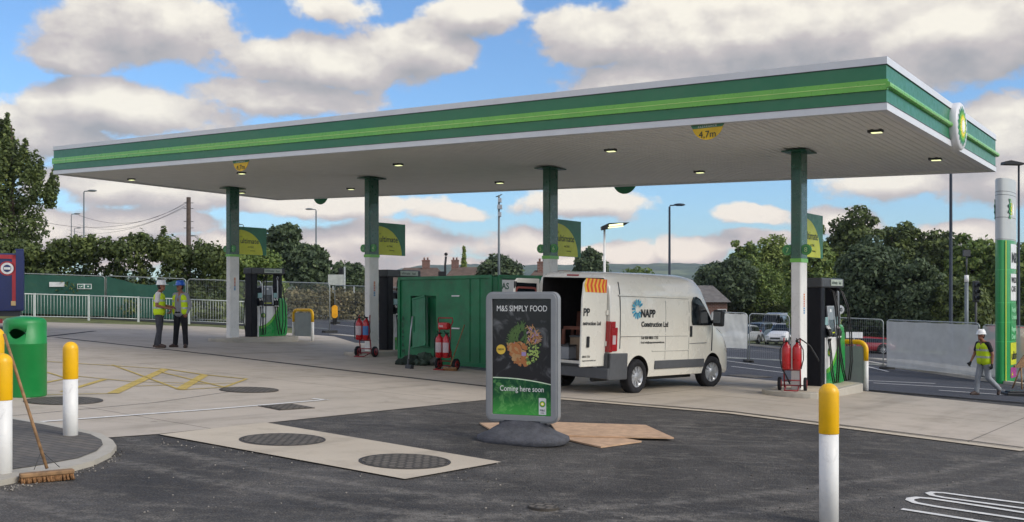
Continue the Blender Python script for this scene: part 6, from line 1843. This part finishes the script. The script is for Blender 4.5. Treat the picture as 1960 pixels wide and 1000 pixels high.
tree_px(1752, 64, 492, 62, 'lower blue green tree above the white sheeted fence', L_cold, seed=29, n=17000, z0=.0, leaf=.16, k=34)
tree_px(1792, 92, 428, 62, 'dark tree right behind the blue lamp post', L_dark, seed=30, n=12000, z0=.02)
tree_px(1862, 88, 440, 66, 'olive green tree left of the price totem', L_mid, seed=31, n=13000, z0=.02)
tree_px(1840, 62, 520, 60, 'low dark tree behind the grey post near the totem', L_dark, seed=32, n=14000, z0=.0, leaf=.16, k=32)
tree_px(1950, 84, 462, 62, 'dark tree at the right photo edge behind the totem', L_mid, seed=33, n=11000, z0=.02)
tree_px(2060, 80, 450, 70, 'large tree just beyond the right photo edge', L_mid, seed=34, n=9000, z0=.02)
tree_px(1560, 62, 560, 56, 'low green bush behind the rightmost pump', L_mid, seed=35, n=11000, z0=.0, leaf=.15, name='bush')
hedge([hp(1395, 112, 572), hp(1600, 105, 585), hp(1740, 74, 590), hp(1960, 68, 590), hp(2100, 66, 590)], 'dark undergrowth below the trees on the right', L_dark, 26000, .2, 9, hvar=.3, thick=1.5, name='undergrowth', cat='undergrowth')

# ------------------------------------------------------------------ houses
M_brick = brickmat('red brick', '#6d4438', '#7d5044', '#8a8077', 1., .4, .16, .02, worldpos=False)
M_roof = mat('brown roof tiles', '#5e4f46', .9, var=.25, vs=2, bump=.6, bs=20); M_roof2 = mat('grey roof tiles', '#6a6764', .9, var=.2, vs=2, bump=.6, bs=20)
def house(px, D, pyr, wpx, label, rz=0., roof=None, gable=False, wall=None, depth=7., chim=(.3,), windows=(), walltop=2.6, solar=False):
    p = AT(px, D); s_ = F / D; Wd = wpx / s_; Hr = ztop(pyr, D) - p.z; ze = Hr - walltop
    t = thing('brick_house', label, 'house', p, rz, 'houses beyond the road')
    h = Wd / 2; d = depth
    mb = MB()
    mb.bb(-h, h, 0, d, -.5, ze)
    rf = MB(); ov = .35
    if not gable:    # ridge parallel to the front, hipped
        hip = min(h * .5, 2.5); r0 = [(-h - ov, -ov, ze - .1), (h + ov, -ov, ze - .1), (h + ov, d + ov, ze - .1), (-h - ov, d + ov, ze - .1), (-h + hip, d / 2, Hr), (h - hip, d / 2, Hr)]
        rf.add(r0, [(0, 1, 5, 4), (1, 2, 5), (2, 3, 4, 5), (3, 0, 4), (3, 2, 1, 0)])
    else:            # gable end to the front
        rf.add([(-h - ov, -ov, ze - .15), (h + ov, -ov, ze - .15), (0, -ov, Hr), (-h - ov, d, ze - .15), (h + ov, d, ze - .15), (0, d, Hr)], [(0, 2, 5, 3), (2, 1, 4, 5), (3, 4, 1, 0), (3, 5, 4)])
        mb.add([(-h, 0, ze), (h, 0, ze), (0, 0, Hr - .2), (-h, .2, ze), (h, .2, ze), (0, .2, Hr - .2)], [(0, 1, 2), (3, 5, 4), (0, 2, 5, 3), (2, 1, 4, 5)])
    obj('wall', mb, wall or M_brick, t); ro = obj('roof', rf, roof or M_roof, t)
    if gable:
        mb = MB()
        for s2 in (-1, 1): mb.tube([(s2 * (h + ov), -ov - .03, ze - .15), (0, -ov - .03, Hr)], .12, 4)
        obj('bargeboard', mb, M_pwhite, ro)
    for cx in chim:
        mb = MB(); x = -h + 2 * h * cx; mb.bb(x - .45, x + .45, d / 2 - .3, d / 2 + .3, ze, Hr + .9); mb.bb(x - .5, x + .5, d / 2 - .35, d / 2 + .35, Hr + .75, Hr + .85)
        for q_ in (-.2, .2): mb.cyl((x + q_, d / 2, Hr + .9), (x + q_, d / 2, Hr + 1.2), .11, None, 8)
        obj('chimney', mb, M_brick, ro)
    if solar:
        mb = MB(); sl2 = math.atan2(Hr - ze, d / 2)
        mb.bb(-1.6, 1.6, 0, 1.8, .06, .12, 0, Matrix.Translation((0, .6, ze + (Hr - ze) * .28)) @ Matrix.Rotation(sl2, 4, 'X')); obj('solar_panel', mb, mat('solar panel', '#4c5c74', .2), ro)
    for wx, wz, ww, wh in windows:
        mb = MB(); mb.bb(wx - ww / 2, wx + ww / 2, -.03, .03, wz - wh / 2, wz + wh / 2); w_ = obj('window', mb, M_pwhite, t)
        mb = MB()
        for q_ in (-1, 1): mb.bb(wx + q_ * ww * .24 - ww * .19, wx + q_ * ww * .24 + ww * .19, -.04, -.032, wz - wh * .40, wz + wh * .40)
        obj('pane', mb, M_glass, w_)
    return t
house(800, 115, 511, 130, 'low brown roofed house with brick chimney behind the left end of the container', roof=M_roof, chim=(.58,), walltop=2.4, windows=((1.5, 1.4, 1.2, 1.0),))
house(890, 120, 510, 100, 'brown roofed house with small chimney behind the middle of the container', roof=M_roof, chim=(.28,), walltop=2.4)
house(1060, 98, 516, 140, 'brown roofed house with stout chimney behind the third column', roof=M_roof, chim=(.35,), walltop=2.5)
house(1130, 92, 522, 84, 'small house with brick gable end above the van roof', roof=M_roof, gable=True, chim=(), walltop=2.0)
house(1362, 105, 546, 60, 'red brick house with white windows right of the van', roof=M_roof2, chim=(), walltop=1.7, windows=((-.9, 1.9, .95, .8), (1.1, 1.9, .95, .8)))
house(1318, 125, 547, 60, 'grey roofed house with solar panel peeking over the van bonnet', roof=M_roof2, chim=(), walltop=1.6, solar=True)
# ------------------------------------------------------------------ hills
hm = bpy.data.materials.new('wooded hill'); hm.use_nodes = True; h_ = NT(hm.node_tree)
ps = h_.n('ShaderNodeNewGeometry').outputs['Position']
k = h_.mix(h_.mr(h_.noise(ps, .012, 8, .7), .4, .62), lin('#2f4234'), lin('#4c5f45'))
fl = h_.mr(h_.noise(h_.n('ShaderNodeMapping', i={'Vector': ps, 'Scale': (1, 1, 4)}).outputs[0], .0045, 4, .5), .58, .66)
k = h_.mix(h_.math('MULTIPLY', fl, .6), k, lin('#77805c'))
ck = h_.mr(h_.noise(ps, .011, 5, .7), .66, .72)
k = h_.mix(h_.math('MULTIPLY', ck, .7), k, lin('#a9a596'))
pb = h_.n('ShaderNodeBsdfPrincipled', i={'Base Color': k, 'Roughness': 1.})
hm.node_tree.links.new(pb.outputs[0], h_.n('ShaderNodeOutputMaterial').inputs[0])
prof_ = [(-900, 560), (0, 545), (500, 540), (700, 528), (760, 516), (820, 507), (900, 506), (980, 508), (1060, 507), (1180, 506), (1300, 504), (1400, 506), (1550, 512), (1800, 520), (2100, 530), (2900, 560)]
mb = MB(); DHH = 2400; rng_ = random.Random(4)
cols_ = []
for i in range(381):
    px = -900 + 10 * i
    for (a, ya), (b, yb) in zip(prof_, prof_[1:]):
        if a <= px <= b: py = ya + (yb - ya) * (px - a) / (b - a); break
    cols_.append((px, py + rng_.uniform(-.8, .8) - .5 * math.sin(px * .05)))
rows_ = 12; vs = []
for r_ in range(rows_ + 1):
    f_ = r_ / rows_; D = DHH * (.55 + .45 * f_) if r_ < rows_ else DHH * 1.1
    for px, py in cols_:
        x = (px - 980) / F * D; zt_ = ztop(py, DHH); z = -2 + (zt_ + 2) * (f_ ** .8) if r_ < rows_ else ztop(py, DHH) * .6
        if r_ == rows_ - 1: z = ztop(py, DHH * (.55 + .45 * f_))
        vs.append((x, D, z + (rng_.uniform(-1, 1) if 0 < r_ < rows_ - 1 else 0)))
nc = len(cols_)
mb.add(vs, [(r_ * nc + i, r_ * nc + i + 1, (r_ + 1) * nc + i + 1, (r_ + 1) * nc + i) for r_ in range(rows_) for i in range(nc - 1)], 0, True)
o = obj('hills', mb, hm); o['kind'] = 'structure'
# woodland line along the foot of the hills
lb = []
rnd = random.Random(21)
for i in range(260):
    px = rnd.uniform(-200, 2200); D = rnd.uniform(380, 620); x = (px - 980) / F * D; r = rnd.uniform(4, 9)
    lb.append((x, D, hgt(x, D) + r * .3, r * 1.3, r, r))
o = leaves('far_woodland', lb, 26000, 1.3, L_cold, None, 44); tag(o, 'distant band of trees at the foot of the hills', 'woodland', kind='stuff')

# loose grit on the tarmac and along the kerb
rnd = random.Random(77); mb = MB()
for i in range(420):
    if i < 150:
        a = random.Random(i).uniform(0, 1); e0 = [(222, 862), (205, 882), (130, 907), (50, 923), (0, 934)]
        kx = min(3, int(a * 4)); f_ = a * 4 - kx; px = e0[kx][0] + (e0[kx + 1][0] - e0[kx][0]) * f_ + rnd.uniform(-4, 18); py = e0[kx][1] + (e0[kx + 1][1] - e0[kx][1]) * f_ + rnd.uniform(0, 10)
    elif i < 280: px, py = rnd.uniform(300, 960), 0; py = 838 + (px - 300) * .118 + rnd.uniform(0, 14)
    else: px, py = rnd.uniform(250, 1950), rnd.uniform(880, 995)
    p = G(px, py); r = rnd.uniform(.003, .009)
    q_ = [(rnd.uniform(.6, 1.2) * r * math.cos(b_), rnd.uniform(.6, 1.2) * r * math.sin(b_)) for b_ in (0, 1.26, 2.5, 3.77, 5.0)]
    mb.prism(q_, -.002, r * .8, i % 2, Matrix.Translation((p.x, p.y, p.z + .004)))
o = obj('grit', mb, [mat('pale grit', '#9a948a', .9), mat('dark grit', '#4f4b46', .9)]); tag(o, 'loose grit scattered over the tarmac and by the kerb', 'grit', kind='stuff')

# ------------------------------------------------------------------ haze
hz = bpy.data.materials.new('thin air haze'); hz.use_nodes = True; z_ = NT(hz.node_tree)
pv_ = z_.n('ShaderNodeVolumePrincipled', i={'Color': (.78, .86, .95, 1), 'Density': .00013, 'Anisotropy': .2})
hz.node_tree.links.new(pv_.outputs[0], z_.n('ShaderNodeOutputMaterial').inputs['Volume'])
mb = MB(); mb.bb(-4200, 4200, -60, 2900, -40, 190)
o = obj('haze', mb, hz); o['kind'] = 'stuff'
